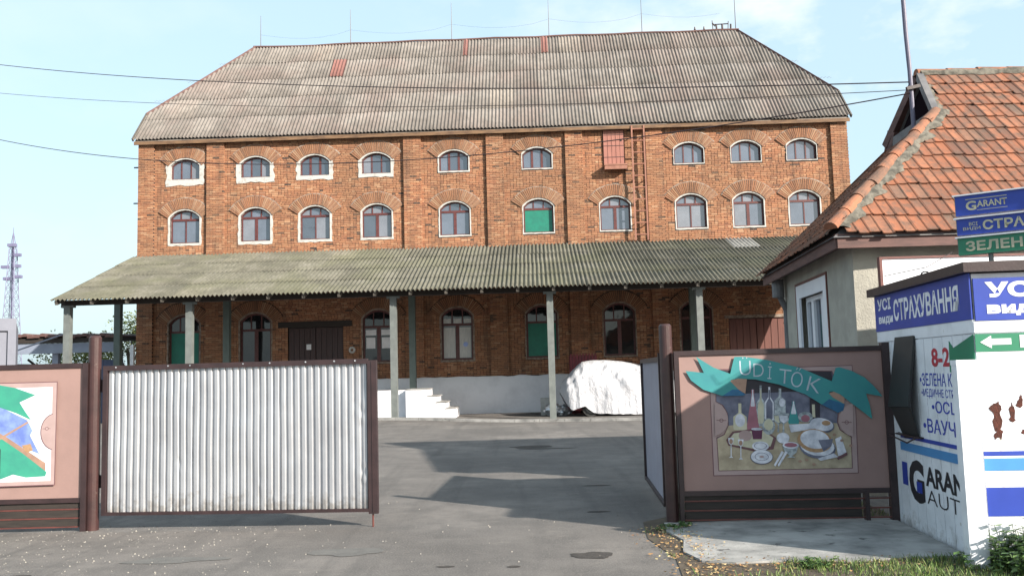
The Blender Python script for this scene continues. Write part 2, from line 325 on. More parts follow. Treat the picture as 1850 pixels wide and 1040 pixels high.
# ------------------------------------------------------------------ brick warehouse
TH = .02338; DW = 35.8
B = root('brick_warehouse', 'long three-storey red brick warehouse with corrugated half-hipped roof, arched windows and white plinth', 'warehouse', (0, DW, 0), -TH)
BM = wm(B)
S0, S1, ZP, ZT = -15.26, 13.75, 1.47, 11.46
PIL = [(-15.26, -14.6), (-12.42, -11.7), (-4.30, -3.58), (-.91, -.2), (2.32, 3.03), (5.60, 6.28), (13.08, 13.75)]
PP = .12
cols = [-13.35, -10.43, -7.98, -5.44, -2.25, 1.16, 4.27, 7.34, 9.65, 11.9]
WIN = []   # (s0,s1,zb,zspring,zcrown,row,col)
for ci, c in enumerate(cols):
    if ci != 6: WIN.append((c - .60, c + .60, 9.85, 10.44, 10.70, 1, ci))
    WIN.append((c - .61, c + .61, 7.20, 8.28, 8.57, 2, ci))
    if ci in (0, 1, 3, 4, 5, 6, 7): WIN.append((c - .63, c + .63, 2.15, 3.92, 4.25, 3, ci))
OPEN = [(w[0], w[1], w[2], w[3], w[4]) for w in WIN] + [(-9.11, -6.86, ZP, 3.62, 3.62), (8.62, 10.86, .9, 3.5, 3.5), (3.86, 4.74, 9.75, 11.3, 11.3)]
def arc_z(o, s):
    s0, s1, zb, zs, zc = o; h = zc - zs
    if h < .01: return zs
    w = (s1 - s0) / 2; R = (w * w + h * h) / (2 * h); d = s - (s0 + s1) / 2
    return zc - R + sqrt(max(0, R * R - d * d))
# mortar core in vertical strips with real openings and reveals
xsb = {S0, S1}
for o in OPEN:
    for i in range(9): xsb.add(o[0] + (o[1] - o[0]) * i / 8)
xsb = sorted(xsb); core = MB(BM)
YC = .012
for a, b in zip(xsb, xsb[1:]):
    if b - a < 1e-5: continue
    mid = (a + b) / 2; os_ = sorted([o for o in OPEN if o[0] < mid < o[1]], key=lambda o: o[2]); za = zb = .0
    for o in os_:
        core.add([(a, YC, za), (b, YC, zb), (b, YC, o[2]), (a, YC, o[2])], [(0, 1, 2, 3)])
        core.add([(a, YC, o[2]), (b, YC, o[2]), (b, YC + .3, o[2]), (a, YC + .3, o[2])], [(0, 1, 2, 3)])
        za, zb = arc_z(o, a), arc_z(o, b)
        core.add([(a, YC, za), (a, YC + .3, za), (b, YC + .3, zb), (b, YC, zb)], [(0, 1, 2, 3)])
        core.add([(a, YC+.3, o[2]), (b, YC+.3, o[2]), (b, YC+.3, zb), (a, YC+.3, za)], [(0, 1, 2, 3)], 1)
    core.add([(a, YC, za), (b, YC, zb), (b, YC, ZT), (a, YC, ZT)], [(0, 1, 2, 3)])
for o in OPEN:
    for s, d in ((o[0], 1), (o[1], -1)):
        core.add([(s, YC, o[2]), (s, YC + .3, o[2]), (s, YC + .3, o[3]), (s, YC, o[3])], [(0, 1, 2, 3)])
core.add([(S0, YC, 0), (S0, 9.7, 0), (S1, 9.7, 0), (S1, YC, 0), (S0, YC, ZT), (S0, 9.7, ZT), (S1, 9.7, ZT), (S1, YC, ZT)], [(0, 4, 5, 1), (1, 5, 6, 2), (2, 6, 7, 3)])
# half-hip gables
for s in (S0, S1): core.add([(s, YC, ZT), (s, 9.7, ZT), (s, 8.7, 12.8), (s, 1.0, 12.8)], [(0, 1, 2, 3)])
for p0, p1 in PIL: core.box(p0 + .012, p1 - .012, -PP + .012, YC, 0, ZT)
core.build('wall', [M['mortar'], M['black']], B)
# bricks
BW, BH, J = .25, .062, .012
bricks = []
def proud_segments(z):
    """intervals along the facade: (s0,s1,y) free of openings"""
    segs = [(S0, S1, 0)]
    return segs
zc_ = ZP + .01; crs = 0
blk = MB(BM)
def free(z0, z1):
    zm = (z0 + z1) / 2; cuts = []
    for w in WIN:
        o = w[:5]; sur = .05
        if w[2] - .10 < zm < w[3]: cuts.append((w[0] - sur, w[1] + sur))
        elif w[3] <= zm:   # inside the brick arch band: cut the arch out
            wd2 = (w[1] - w[0]) / 2; h = w[4] - w[3]; R = (wd2 * wd2 + h * h) / (2 * h); cz = w[4] - R; Ro = R + .52
            cx = (w[0] + w[1]) / 2; d = zm - cz
            if d < Ro:
                half = min(sqrt(Ro * Ro - d * d), (wd2 + .06) * d / (w[3] - cz) if w[3] > cz else 9)
                cuts.append((cx - half, cx + half))
    for p0, p1 in PIL: cuts.append((p0 + .015, p1 - .015))
    for o in OPEN[len(WIN):]:
        if o[2] < zm < o[3] + .02: cuts.append((o[0], o[1]))
    res_ = [(S0, S1)]
    for a, b in cuts:
        nr = []
        for p, q in res_:
            if b <= p or a >= q: nr.append((p, q)); continue
            if a > p: nr.append((p, a))
            if b < q: nr.append((b, q))
        res_ = nr
    return [(p, q) for p, q in res_ if q - p > .03]
while zc_ + BH < ZT:
    zb = zc_; zt = zc_ + BH
    for (p, q) in free(zb, zt):
        s = p - (0 if crs % 2 else .13)
        while s < q:
            L_ = (BW if (crs % 3 == 0) or random.random() < .3 else BW / 2 - .005)
            a, b = max(s, p) + random.uniform(0, .004), min(s + L_, q) - random.uniform(0, .004); s += L_ + J
            if b - a < .03: continue
            # skip where a pilaster covers the wall
            mid = (a + b) / 2
            j = random.uniform(-.006, .006); y = random.uniform(-.004, .006)
            if random.random() < .012: y = .011
            bricks.append((a, b, y, zb + j * .6, zt + j * .6))
    zc_ += BH + J; crs += 1
zc_ = ZP + .01; crs = 0
while zc_ + BH < ZT:
    for p0, p1 in PIL:
        off = .13 if crs % 2 else 0; s = p0 - off
        while s < p1:
            a, b = max(s, p0), min(s + BW, p1); s += BW + J
            if b - a < .03: continue
            j = random.uniform(-.004, .004); bricks.append((a, b, -PP + random.uniform(-.003, .004), zc_ + j, zc_ + BH + j))
    zc_ += BH + J; crs += 1
def brick_geo(a, b, y, z0, z1, yb):
    return [(a, y, z0), (b, y, z0), (b, y, z1), (a, y, z1), (a, yb, z0), (b, yb, z0), (b, yb, z1), (a, yb, z1)], [(0, 1, 2, 3), (0, 4, 5, 1), (1, 5, 6, 2), (2, 6, 7, 3), (3, 7, 4, 0)]
# the 290 that show largest (right end, nearest the camera) are single objects
right = [b for b in bricks if b[2] < -.05 and b[0] > 5.5 and 8.0 < b[3] and b[1] - b[0] > .2]
right.sort(key=lambda b: -b[0]); single = set(map(id, right[:280]))
unit = MB(); vv, ff = brick_geo(0, 1, 0, 0, 1, PP + .01); unit.add(vv, ff); me_u = bpy.data.meshes.new('brick')
me_u.from_pydata([tuple(v) for v in unit.v], [], unit.f); me_u.materials.append(M['brick_one'])
for b in bricks:
    if id(b) in single:
        link('brick', me_u, B, BM @ Matrix.Translation((b[0], b[2], b[3])) @ Matrix.Diagonal((b[1] - b[0], 1, b[4] - b[3], 1)))
    else:
        vv, ff = brick_geo(*b, YC if b[2] > -.05 else YC); blk.add(vv, ff)
tag(blk.build('brick_courses', M['brick'], B), kind='stuff')
# putlog holes / dark recessed bricks read as missing bricks
# plinth
pl = MB(BM); n_ = 120
pts = [(S0 - .05 + (S1 - S0 + .1) * i / n_) for i in range(n_ + 1)]
top = [ZP + .035 * noise.noise(Vector((s * 1.7, 0, 0))) + random.uniform(-.015, .015) for s in pts]
vs_ = []
for s, t in zip(pts, top):
    y = -.17 + .02 * noise.noise(Vector((s * .8, 3, 0)))
    vs_ += [(s, y - .02, -.1), (s, y, .7 + .1 * noise.noise(Vector((s, 9, 0)))), (s, y + .01, t - .03), (s, -.122, t), (s, .02, t)]
pl.add(vs_, [(i*5+j, (i+1)*5+j, (i+1)*5+j+1, i*5+j+1) for i in range(n_) for j in range(4)])
pl.build('plinth', M['plinth'], B, smooth=True)

# windows
def arch_pts(s0, s1, zb, zs, zc, n=10, inset=0):
    s0 += inset; s1 -= inset; zb += inset; zc -= inset; o = (s0, s1, zb, zs - inset * .3, zc)
    return [(s0, zb), (s1, zb)] + [(s1 + (s0 - s1) * i / n, arc_z(o, s1 + (s0 - s1) * i / n)) for i in range(n + 1)]
def ring(mb, outer, inner, y0, y1, m=0):
    n = len(outer)
    v = [(p[0], y0, p[1]) for p in outer] + [(p[0], y0, p[1]) for p in inner] + [(p[0], y1, p[1]) for p in inner] + [(p[0], y1, p[1]) for p in outer]
    f = []
    for i in range(n):
        j = (i + 1) % n
        f += [(i, j, n + j, n + i), (n + i, n + j, 2*n + j, 2*n + i), (i, 3*n + i, 3*n + j, j)]
    mb.add(v, f, m)
def surround_w(row, ci):
    t = {1: [.19, .17, .15, .13, .05, .04, 0, .03, .03, .025], 2: [.08, .10, .09, .07, .05, .045, .045, .05, .05, .05], 3: [.06, .06, 0, .06, .07, .05, .05, .05, 0, 0]}
    return t[row][ci]
GREEN = {(2, 5), (3, 0), (3, 5)}
for (s0, s1, zb, zs, zc, row, ci) in WIN:
    o = (s0, s1, zb, zs, zc); yf = .13
    fr = MB(BM); op = arch_pts(*o); fw = .055 if row < 3 else .07
    ring(fr, op, arch_pts(*o, inset=fw), yf, yf + .06)
    ztr = None; vert = []
    w = s1 - s0
    if row == 1:
        vert = [(s0 + w / 3, zb + fw, 99), (s0 + 2 * w / 3, zb + fw, 99)]
        mw = [.05, .05] if ci not in (2, 4, 5) else [.09, .09]
        lights = [(s0 + w * i / 3, s0 + w * (i + 1) / 3, zb, 99) for i in range(3)]
    else:
        ztr = zs - (.10 if row == 2 else .35)
        vert = [(s0 + w / 2, zb + fw, ztr), (s0 + w / 3, ztr, 99), (s0 + 2 * w / 3, ztr, 99)]
        mw = [.05 if ci in (0, 2, 7, 9) else .12, .05, .05]
        if row == 3: mw[0] = .15
        if (row, ci) in GREEN: vert = vert[1:]; mw = mw[1:]
        lights = [(s0, s0 + w / 2, zb, ztr), (s0 + w / 2, s1, zb, ztr)] + [(s0 + w * i / 3, s0 + w * (i + 1) / 3, ztr, 99) for i in range(3)]
        fr.box(s0 + fw, s1 - fw, yf + .002, yf + .055, ztr - .045, ztr + .045)
    for (x, z0, z1), mw_ in zip(vert, mw):
        zt = min(z1, arc_z(o, x) - fw * .6); z0_ = z0 + (.045 if ztr and z0 == ztr else 0); zt -= .045 if z1 == ztr else 0
        fr.box(x - mw_ / 2, x + mw_ / 2, yf + .004, yf + .05, z0_, zt)
    fo = fr.build('window', M['frame'], B)
    gm = M['glass'] if row < 3 else M['glass_dark']
    wr = random.Random(ci * 5 + row)
    for li, (a, b, z0, z1) in enumerate(lights):
        if row < 3: gm = wr.choice([M['glass'], M['glass'], M['glass_b'], M['glass_c']] if ci < 7 else [M['glass'], M['glass'], M['glass_b']])
        gb = MB(BM @ Matrix.Translation((0, yf + .03 + random.uniform(-.002, .002), 0)))
        n = 5; k_ = random.uniform(-.006, .006)
        v = [(a, 0, z0), (b, k_, z0)] + [(b + (a - b) * i / n, k_ * (1 - i / n), min(z1, arc_z(o, b + (a - b) * i / n))) for i in range(n + 1)]
        gb.add(v, [tuple(range(len(v)))])
        if (row, ci) in GREEN and z1 == ztr:
            if li == 0:
                gb = MB(BM); gb.box(s0 + fw - .01, s1 - fw + .01, yf + .015, yf + .035, zb + fw - .01, ztr - .03); gb.build('green_board', M['green_board'], fo)
            continue
        gb.build('pane', gm, fo)
        if (row == 3 and ci == 4): # white curtain / papers behind this window
            if z1 == ztr:
                cb = MB(BM); cb.box(a + .07, b - .09, yf + .004, yf + .012, zb + .08, z1 - .12); cb.build('blind', M['curtain'], fo)
            elif z0 == ztr:
                cb = MB(BM); cb.box(a + .06, b - .05, yf + .004, yf + .012, z0 + .06, z0 + .24); cb.build('blind', M['curtain'], fo)
        if row == 3 and ci == 3 and z1 == ztr:
            cb = MB(BM); cb.box(a + .12, b - .14, yf - .012, yf - .004, zb + .55, zb + .99); cb.box(a + .10, b - .10, yf - .010, yf - .006, zb + 1.08, zb + 1.30)
            cb.build('paper_notice', M['paper'], fo)
    if row == 3 and ci == 4:
        cb = MB(BM @ Matrix.Translation((s0 + .95, yf - .0, zb + .62)) @ Matrix.Rotation(pi / 2, 4, 'X'))
        cb.prism([(.10 * cos(a * pi / 6), .10 * sin(a * pi / 6)) for a in range(12)], .0, .004); cb.build('sticker', simple('blue_sticker', (.35, .45, .8), None, 5, .5), fo)
    sw = surround_w(row, ci)
    if sw > 0:
        n = 8; outer = []
        rng = random.Random(row * 31 + ci)
        inner = []
        def jit(k=.25): return rng.uniform(-k, k) * sw
        bot = sw * (1.25 if row < 3 else 1.2); side = sw
        for i in range(n): outer.append((s0 - side + (w + 2 * side) * i / n, zb - bot + jit())); inner.append((s0 + w * i / n, zb))
        for i in range(n): outer.append((s1 + side + jit(), zb - bot + (zs + .02 - zb + bot) * i / n)); inner.append((s1, zb + (zs - zb) * i / n))
        for i in range(n + 1):
            t = i / n; x = s1 + (s0 - s1) * t; outer.append((x + (side * (1 - 2 * t)) * .9, arc_z(o, x) + .055 + .02 * rng.random())); inner.append((x, arc_z(o, x)))
        for i in range(1, n): outer.append((s0 - side + jit(), zs + .02 + (zb - bot - zs - .02) * i / n)); inner.append((s0, zs + (zb - zs) * i / n))
        sm = MB(BM); ring(sm, outer, inner, -.013 if row > 1 else -.017, .13)
        sm.build('plaster_surround', M['plaster'] if row < 3 else M['lime'], fo)
    # brick arch of upright voussoirs
    wd2 = (w) / 2; h = zc - zs; R = (wd2 * wd2 + h * h) / (2 * h); cx = (s0 + s1) / 2; cz = zc - R
    a_max = math.asin((wd2 + .07) / (R + .03)); Ri, Ro = R + .06, R + .50; nv = max(14, int(2 * a_max * (Ri + .1) / .064))
    am = MB(BM); rng = random.Random(row * 7 + ci)
    for i in range(nv):
        t0 = -a_max + 2 * a_max * (i + .14) / nv; t1 = -a_max + 2 * a_max * (i + .86) / nv; y = -.045 + rng.uniform(-.006, .006); ro = Ro + rng.uniform(-.015, .015)
        q = [(cx + r_ * sin(t), cz + r_ * cos(t)) for t, r_ in ((t0, Ri), (t1, Ri), (t1, ro), (t0, ro))]
        am.add([(a, y, b) for a, b in q] + [(a, YC, b) for a, b in q], [(3, 2, 1, 0), (0, 1, 5, 4), (1, 2, 6, 5), (2, 3, 7, 6), (3, 0, 4, 7)])
    na = 16; q = [(-a_max + 2 * a_max * i / na) for i in range(na + 1)]
    v = [(cx + r_ * sin(t), y, cz + r_ * cos(t)) for t in q for (r_, y) in ((Ri + .0, -.030), (Ro - .01, -.030), (Ro + .035 + rng.uniform(-.01, .01), -.022), (Ro + .03, YC))]
    am.add(v, [(i*4+j, i*4+j+1, (i+1)*4+j+1, (i+1)*4+j) for i in range(na) for j in range(3)], 1)
    am.add([(cx + r_ * sin(t), y, cz + r_ * cos(t)) for t in (-a_max, a_max) for r_, y in ((Ri, -.03), (Ro, -.03), (Ro, YC), (Ri, YC))], [(0, 1, 2, 3), (4, 5, 6, 7)], 1)
    am.build('brick_arch', [M['arch_brick'], M['lime'] if row < 3 else M['mortar']], B)

# doors of the ground floor
d = MB(BM)
d.box(-9.5, -6.5, -.03, .01, 3.62, 3.86); d.build('lintel', M['wood_dark'], B)
for a, b, nm in ((-9.09, -8.0, 0), (-7.98, -6.88, 1)):
    d = MB(BM); d.box(a, b, .10, .16, 1.49, 3.60); dl = d.build('door', M['door_brown'], B)
    for i in range(5):
        e = MB(BM); w_ = (b - a) / 5; e.box(a + i * w_ + .012, a + (i + 1) * w_ - .012, .075, .10, 1.55, 3.56); e.build('plank', M['door_brown'], dl)
e = MB(BM); e.box(-8.37, -8.18, .062, .074, 2.72, 2.94); e.build('paper_notice', M['paper'], B)
for a, b in ((8.64, 9.71), (9.73, 10.84)):
    d = MB(BM); d.box(a, b, .05, .11, .95, 3.48); dl = d.build('door', M['door_light'], B)
    for i in range(4):
        e = MB(BM); w_ = (b - a) / 4; e.box(a + i * w_ + .012, a + (i + 1) * w_ - .012, .025, .05, 1.0, 3.44); e.build('plank', M['door_light'], dl)
    e = MB(BM); e.box((b if a < 9 else a) - .03, (b if a < 9 else a) + .05, .0, .03, 2.1, 2.2); e.build('handle', M['foil'], dl)
e = MB(BM); e.box(8.45, 11.0, -.02, .03, 3.5, 3.62); e.build('lintel', M['lime'], B)
# round white ring sign between door and window
lb = MB(BM @ Matrix.Translation((-6.5, -.02, 2.66)) @ Matrix.Rotation(pi / 2, 4, 'X'))
N = 20; v = []
for i in range(N):
    a = 2 * pi * i / N; v += [(.14 * cos(a), .14 * sin(a), 0), (.135 * cos(a), .135 * sin(a), .04), (.055 * cos(a), .055 * sin(a), .04), (.05 * cos(a), .05 * sin(a), 0)]
lb.add(v, [(i*4+j, i*4+j+1, ((i+1) % N)*4+j+1, ((i+1) % N)*4+j) for i in range(N) for j in range(3)])
lb.build('round_plate', M['plaster'], B)
# upper loading hatch with sill box, and ladder
h = MB(BM); h.box(3.88, 4.72, -.05, .0, 9.86, 11.32); hd = h.build('loading_hatch', M['door_light'], B)
for i in range(5):
    e = MB(BM); w_ = .84 / 5; e.box(3.88 + i * w_ + .008, 3.88 + (i + 1) * w_ - .008, -.065, -.05, 9.88, 11.3); e.build('plank', M['hatch'], hd)
e = MB(BM); e.box(3.87, 4.73, -.075, -.065, 10.65, 10.67); e.box(3.87, 4.73, -.075, -.065, 10.18, 10.20); e.box(3.87, 4.73, -.075, -.065, 11.1, 11.12); e.build('strap', M['steel_frame'], hd)
e = MB(BM); e.box(4.58, 4.64, -.09, -.065, 10.85, 10.93); e.build('handle', M['black'], hd)
e = MB(BM); e.box(3.86, 4.80, -.42, .0, 9.78, 9.84); e.box(3.88, 4.78, -.40, -.36, 9.62, 9.78); e.box(3.88, 3.92, -.36, 0, 9.62, 9.78); e.box(4.74, 4.78, -.36, 0, 9.62, 9.78); e.build('ledge', M['ladder'], hd)
lad = MB(BM)
for s in (5.03, 5.52): lad.box(s - .03, s + .03, -.30, -.24, 6.72, 11.42)
lo = lad.build('ladder', M['ladder'], B)
for i in range(10):
    r = MB(BM); z = 6.95 + i * .48; r.tube([(5.04, -.27, z), (5.51, -.27, z)], .028, 6); r.build('rung', M['ladder'], lo)
for z in (7.4, 9.2, 11.0):
    r = MB(BM)
    for s in (5.03, 5.52): r.box(s - .015, s + .015, -.24, .02, z, z + .03)
    r.build('bracket', M['rust_paint'], lo)
for z in (8.9, 10.4):
    r = MB(BM); r.box(-15.5, -15.24, .02, .06, z, z + .05); r.build('iron_hook', M['black'], B)

# corrugated sheets
def corr_sheet(x0, x1, y0f, y1f, pitch, amp, F, nseg=6, ny=1, thick=.007, phase=0):
    """sheet in frame F (x along the eave, y up the slope, z normal); y0f,y1f functions of x"""
    n = max(2, int(round((x1 - x0) / pitch * nseg))); v = []; f = []; cols_ = []
    for i in range(n + 1):
        x = x0 + (x1 - x0) * i / n; a, b = y0f(x), y1f(x)
        z = amp * cos(2 * pi * (x + phase) / pitch)
        if b < a + .01: b = a + .01
        cols_.append((x, a, b, z))
    for (x, a, b, z) in cols_: v += [(x, a, z - thick), (x, a, z), (x, b, z)]
    for i in range(n): f += [(i*3, (i+1)*3, (i+1)*3+1, i*3+1), (i*3+1, (i+1)*3+1, (i+1)*3+2, i*3+2)]
    return [F @ Vector(p) for p in v], f
def lay_roof(name, parent, x0, x1, F, rows, rowlen, lo, hi, mats, pitch=.15, amp=.032, W_=1.05, seed=1, rise=.011):
    rng = random.Random(seed); nS = int(round((x1 - x0) / W_)); W2 = (x1 - x0) / nS
    for r in range(rows):
        for i in range(nS):
            xa, xb = x0 + i * W2, x0 + (i + 1) * W2
            ya, yb = r * rowlen, (r + 1) * rowlen + .12
            f0 = lambda x: max(ya + dj, lo(x)); f1 = lambda x: min(yb, hi(x))
            dj = rng.uniform(-.025, .02)
            if max(f1(xa), f1((xa + xb) / 2), f1(xb)) < ya + .05: continue
            lift = rng.uniform(0, .006)
            # lower edge rides over the row below
            tilt = Matrix.Translation((0, ya, 0)) @ Matrix.Rotation(-(.016 + lift) / rowlen, 4, 'X') @ Matrix.Translation((0, -ya, .018 + lift + .0))
            xb2 = xb + .04
            vv, ff = corr_sheet(xa, xb2, f0, f1, pitch, amp, F @ tilt @ Matrix.Rotation(rng.uniform(-.0025, .0025), 4, 'Z'))
            mb = MB(); mb.v = vv; mb.f = ff; mb.m = [0] * len(ff)
            mb.build(name, mats(r, i, rng), parent, smooth=True)
SL0, SL1 = -15.42, 13.86; EY, EZ = -.30, 11.50; KY, KZ = 1.0, 12.94; RY, RZ = 4.85, 17.2
sl = sqrt((RY - EY) ** 2 + (RZ - EZ) ** 2); slk = (KY - EY) / (RY - EY) * sl
FR = BM @ frame((0, EY, EZ), (1, 0, 0), (0, RY - EY, RZ - EZ))
RS0, RS1 = -11.95, 10.72
def hi_main(x):
    if x < RS0: return slk + (sl - slk) * (x - SL0) / (RS0 - SL0)
    if x > RS1: return slk + (sl - slk) * (SL1 - x) / (SL1 - RS1)
    return sl + .01 - .05 * smooth01(-6, -11.9, x)
rf = MB(BM)
rf.add([(SL0+.06, EY+.05, EZ - .06), (SL1-.06, EY+.05, EZ - .06), (SL1-.06, KY, KZ - .08), (RS1, RY, RZ - .08), (RS0, RY, RZ - .08), (SL0+.06, KY, KZ - .08)], [(0, 1, 2, 3, 4, 5)])
yb_ = 2 * RY - EY
rf.add([(SL0, yb_, EZ), (SL1, yb_, EZ), (SL1, 2 * RY - KY, KZ), (RS1, RY, RZ), (RS0, RY, RZ), (SL0, 2 * RY - KY, KZ)], [(5, 4, 3, 2, 1, 0)])
rf.add([(SL0, KY, KZ-.02), (SL0, 2 * RY - KY, KZ), (RS0, RY, RZ-.02)], [(0, 2, 1)]); rf.add([(SL1, KY, KZ-.02), (SL1, 2 * RY - KY, KZ), (RS1, RY, RZ-.02)], [(0, 1, 2)])
roof = rf.build('roof', M['sheet_main'], B)
def mm(r, i, rng):
    if (r, i) in ((3, 11), (4, 15), (4, 18)): return M['sheet_main']
    return M['sheet_main']
lay_roof('roof_sheet', roof, SL0, SL1, FR, 5, sl / 5, lambda x: 0, hi_main, mm, seed=3)
for (xa, xb, r) in ((-7.95, -7.35, 3), (-2.05, -1.85, 4), (1.55, 1.85, 4)):
    vv, ff = corr_sheet(xa, xb, lambda x: r * sl / 5 + .02, lambda x: (r + 1) * sl / 5, .15, .026, FR @ Matrix.Translation((0, 0, .048)))
    mb = MB(); mb.v = vv; mb.f = ff; mb.m = [0] * len(ff); mb.build('roof_patch', M['sheet_red'], roof, smooth=True)
e = MB(BM)
e.tube([(RS0 - .1, RY, RZ + .05)] + [(RS0 + (RS1 - RS0) * i / 24, RY, RZ + .045 + .02 * sin(i * 1.7) - .05 * smooth01(16, 24, 24 - i)) for i in range(1, 24)] + [(RS1 + .1, RY, RZ + .05)], .05, 8); e.build('ridge_cap', M['old_wood'], roof)
for a, b in (((SL0, KY, KZ + .02), (RS0, RY, RZ + .02)), ((SL1, KY, KZ + .02), (RS1, RY, RZ + .02)), ((SL0 - .01, EY, EZ), (SL0 - .01, KY, KZ)), ((SL1 + .03, EY, EZ), (SL1 + .03, KY, KZ))):
    e = MB(BM); e.beam(a, b, .05, .13); e.build('verge_board', M['old_wood'] if a[1] == KY else M['rafter'], roof)
e = MB(BM); e.box(SL0 + .03, SL1 - .03, EY + .04, EY + .07, EZ - .20, EZ - .06); e.build('fascia', M['wood_tan'], roof)
e = MB(BM); e.box(SL0 + .03, SL1 - .03, EY + .07, .05, EZ - .10, EZ - .08); e.box(S0, S1, -.05, .01, ZT-.05, EZ - .1); e.build('soffit', M['wood_dark'], roof)
# lightning rods and the thin wire
for s, zt in ((-11.7, 18.75), (-7.42, 18.9), (-2.63, 19.05), (1.95, 19.1), (6.31, 19.3), (10.68, 19.5)):
    r = MB(BM); r.tube([(s, RY, RZ), (s, RY, zt)], .020, 6, r2=.009); r.build('lightning_rod', M['steel_frame'], B)
r = MB(BM); pp = []
for a, b in zip((-11.7, -7.42, -2.63, 1.95, 6.31), (-7.42, -2.63, 1.95, 6.31, 10.68)):
    for i in range(6): t = i / 6; pp.append((a + (b - a) * t, RY, 18.05 - .25 * sin(pi * t) + .02 * a))
r.tube(pp, .003, 4); r.build('roof_wire', M['steel_frame'], B)
r = MB(BM); z = RZ + .04
r.tube([(9.62, RY, z), (9.60, RY, z + .48)], .02, 6); r.tube([(10.32, RY, z), (10.35, RY, z + .42)], .02, 6); r.tube([(9.6, RY, z + .28), (10.35, RY, z + .30)], .025, 6)
r.tube([(9.8, RY, z), (9.78, RY, z + .26)], .045, 6); r.tube([(10.06, RY, z + .08), (10.06, RY, z + .28)], .05, 6); r.tube([(10.45, RY, z + .02), (10.46, RY, z + .28)], .045, 6); r.tube([(9.6, RY, z + .36), (9.72, RY, z + .2)], .03, 6)
r.build('insulator_rack', M['steel_frame'], B)
for s in (8.78, 9.21):
    r = MB(BM); r.tube([(s, RY, z - .02), (s, RY, z + .06)], .02, 6); r.tube([(s, RY, z + .06), (s, RY, z + .11), (s, RY, z + .2)], .05, 8, r2=.03); r.build('insulator', M['steel_frame'], B)

# ------------------------------------------------------------------ canopy
CE_Y, CE_Z, CT_Z = -6.3, 4.40, 6.72
CS0, CS1 = -15.42, 13.8
sc_ = sqrt(CE_Y ** 2 + (CT_Z - CE_Z) ** 2)
FC = BM @ frame((0, CE_Y, CE_Z), (1, 0, 0), (0, -CE_Y, CT_Z - CE_Z))
can = MB(BM)
for y, z in ((-5.6, CE_Z + .10), (-1.9, CE_Z + 1.42)): can.box(CS0 + .05, CS1, y - .08, y + .08, z - .22, z - .04)
canopy = can.build('canopy', M['wood_dark'], B)
def mc(r, i, rng):
    if (r, i) in ((3, 23), (3, 24), (2, 15)): return M['sheet_pale'] if (r, i) == (3, 23) else M['sheet_canopy']
    return M['sheet_canopy']
lay_roof('roof_sheet', canopy, CS0, CS1, FC, 4, (sc_ - .12) / 4, lambda x: 0, lambda x: sc_ + .05 * noise.noise(Vector((x * .9, 0, 0))), mc, seed=9, amp=.038)
for i in range(25):
    s = CS0 + .15 + i * 1.2
    e = MB(BM); e.beam((s, CE_Y + .12, CE_Z - .07), (s, 0, CT_Z - .09), .10, .14); e.build('rafter', M['rafter'], canopy)
for j in range(5):
    t = (j + .5) / 5; e = MB(BM); y = CE_Y * (1 - t); z = CE_Z + (CT_Z - CE_Z) * t; e.box(CS0 + .05, CS1, y - .03, y + .03, z - .055, z - .028); e.build('batten', M['wood_dark'], canopy)
for s in (-15.15, -10.93, -3.93, 1.40, 6.44, 11.6):
    w_ = BM @ Vector((s, -5.6, 0)); b0 = gz(w_.x, w_.y)
    e = MB(BM); e.box(s - .11, s + .11, -5.71, -5.49, b0 - .1, CE_Z - .12); e.box(s - .22, s + .22, -5.69, -5.51, CE_Z - .19, CE_Z - .118); p_ = e.build('post', M['canopy_post'], canopy)
for s in (-15.15, -10.93, -3.80, 6.88):
    e = MB(BM); e.box(s - .12, s + .12, -2.02, -1.78, 0.0, CE_Z + 1.2); e.build('post', simple('green_grey_post%d' % int(s), (.10, .13, .12), None, 4, .6), canopy)
# white corner pipe
e = MB(BM); e.box(-15.44, -15.30, -.25, -.12, 0, 3.1); e.build('corner_board', M['white_paint'], B)

# loading dock and steps
D_ = root('loading_dock', 'whitewashed loading dock with five steps at its right end, below the canopy', 'loading dock', tuple(BM @ Vector((-3.4, -4.2, 0))), -TH)
e = MB(BM); e.box(-10.5, -3.74, -4.0, -.2, -.1, 1.05); e.build('platform', M['plinth'], D_)
e = MB(BM)
stp = [(-3.74, 1.07), (-3.0, 1.07), (-3.0, .82), (-2.68, .82), (-2.68, .60), (-2.36, .60), (-2.36, .38), (-2.05, .38), (-1.98, -.1), (-3.74, -.1)]
F2 = BM @ frame((0, -2.6, 0), (1, 0, 0), (0, 0, 1)); e.M = F2; e.prism(stp, 0, 1.72); st_o = e.build('steps', M['plinth'], D_)
for (a, b, z) in ((-3.74, -3.0, 1.07), (-3.0, -2.66, .82), (-2.7, -2.34, .60), (-2.38, -2.03, .38)):
    t = MB(BM); t.box(a, b + .03, -4.34, -2.6, z, z + .03); t.build('tread', M['concrete'], st_o)

# bench/pallet on the dock behind the gate
T_ = root('wooden_bench', 'low grey wooden bench on the dock in front of the dark double door', 'bench', tuple(BM @ Vector((-7.5, -3.2, 1.05))), -TH)
e = MB(BM)
for i in range(3): e.box(-8.65, -6.35, -3.5 + i * .22, -3.3 + i * .22, 1.80, 1.86)
e.box(-8.65, -6.35, -3.50, -3.47, 1.60, 1.86); e.build('seat', M['grey_wood'], T_)
for s in (-8.4, -6.6):
    e = MB(BM); e.box(s - .05, s + .05, -3.45, -2.95, 1.05, 1.80); e.build('leg', M['grey_wood'], T_)
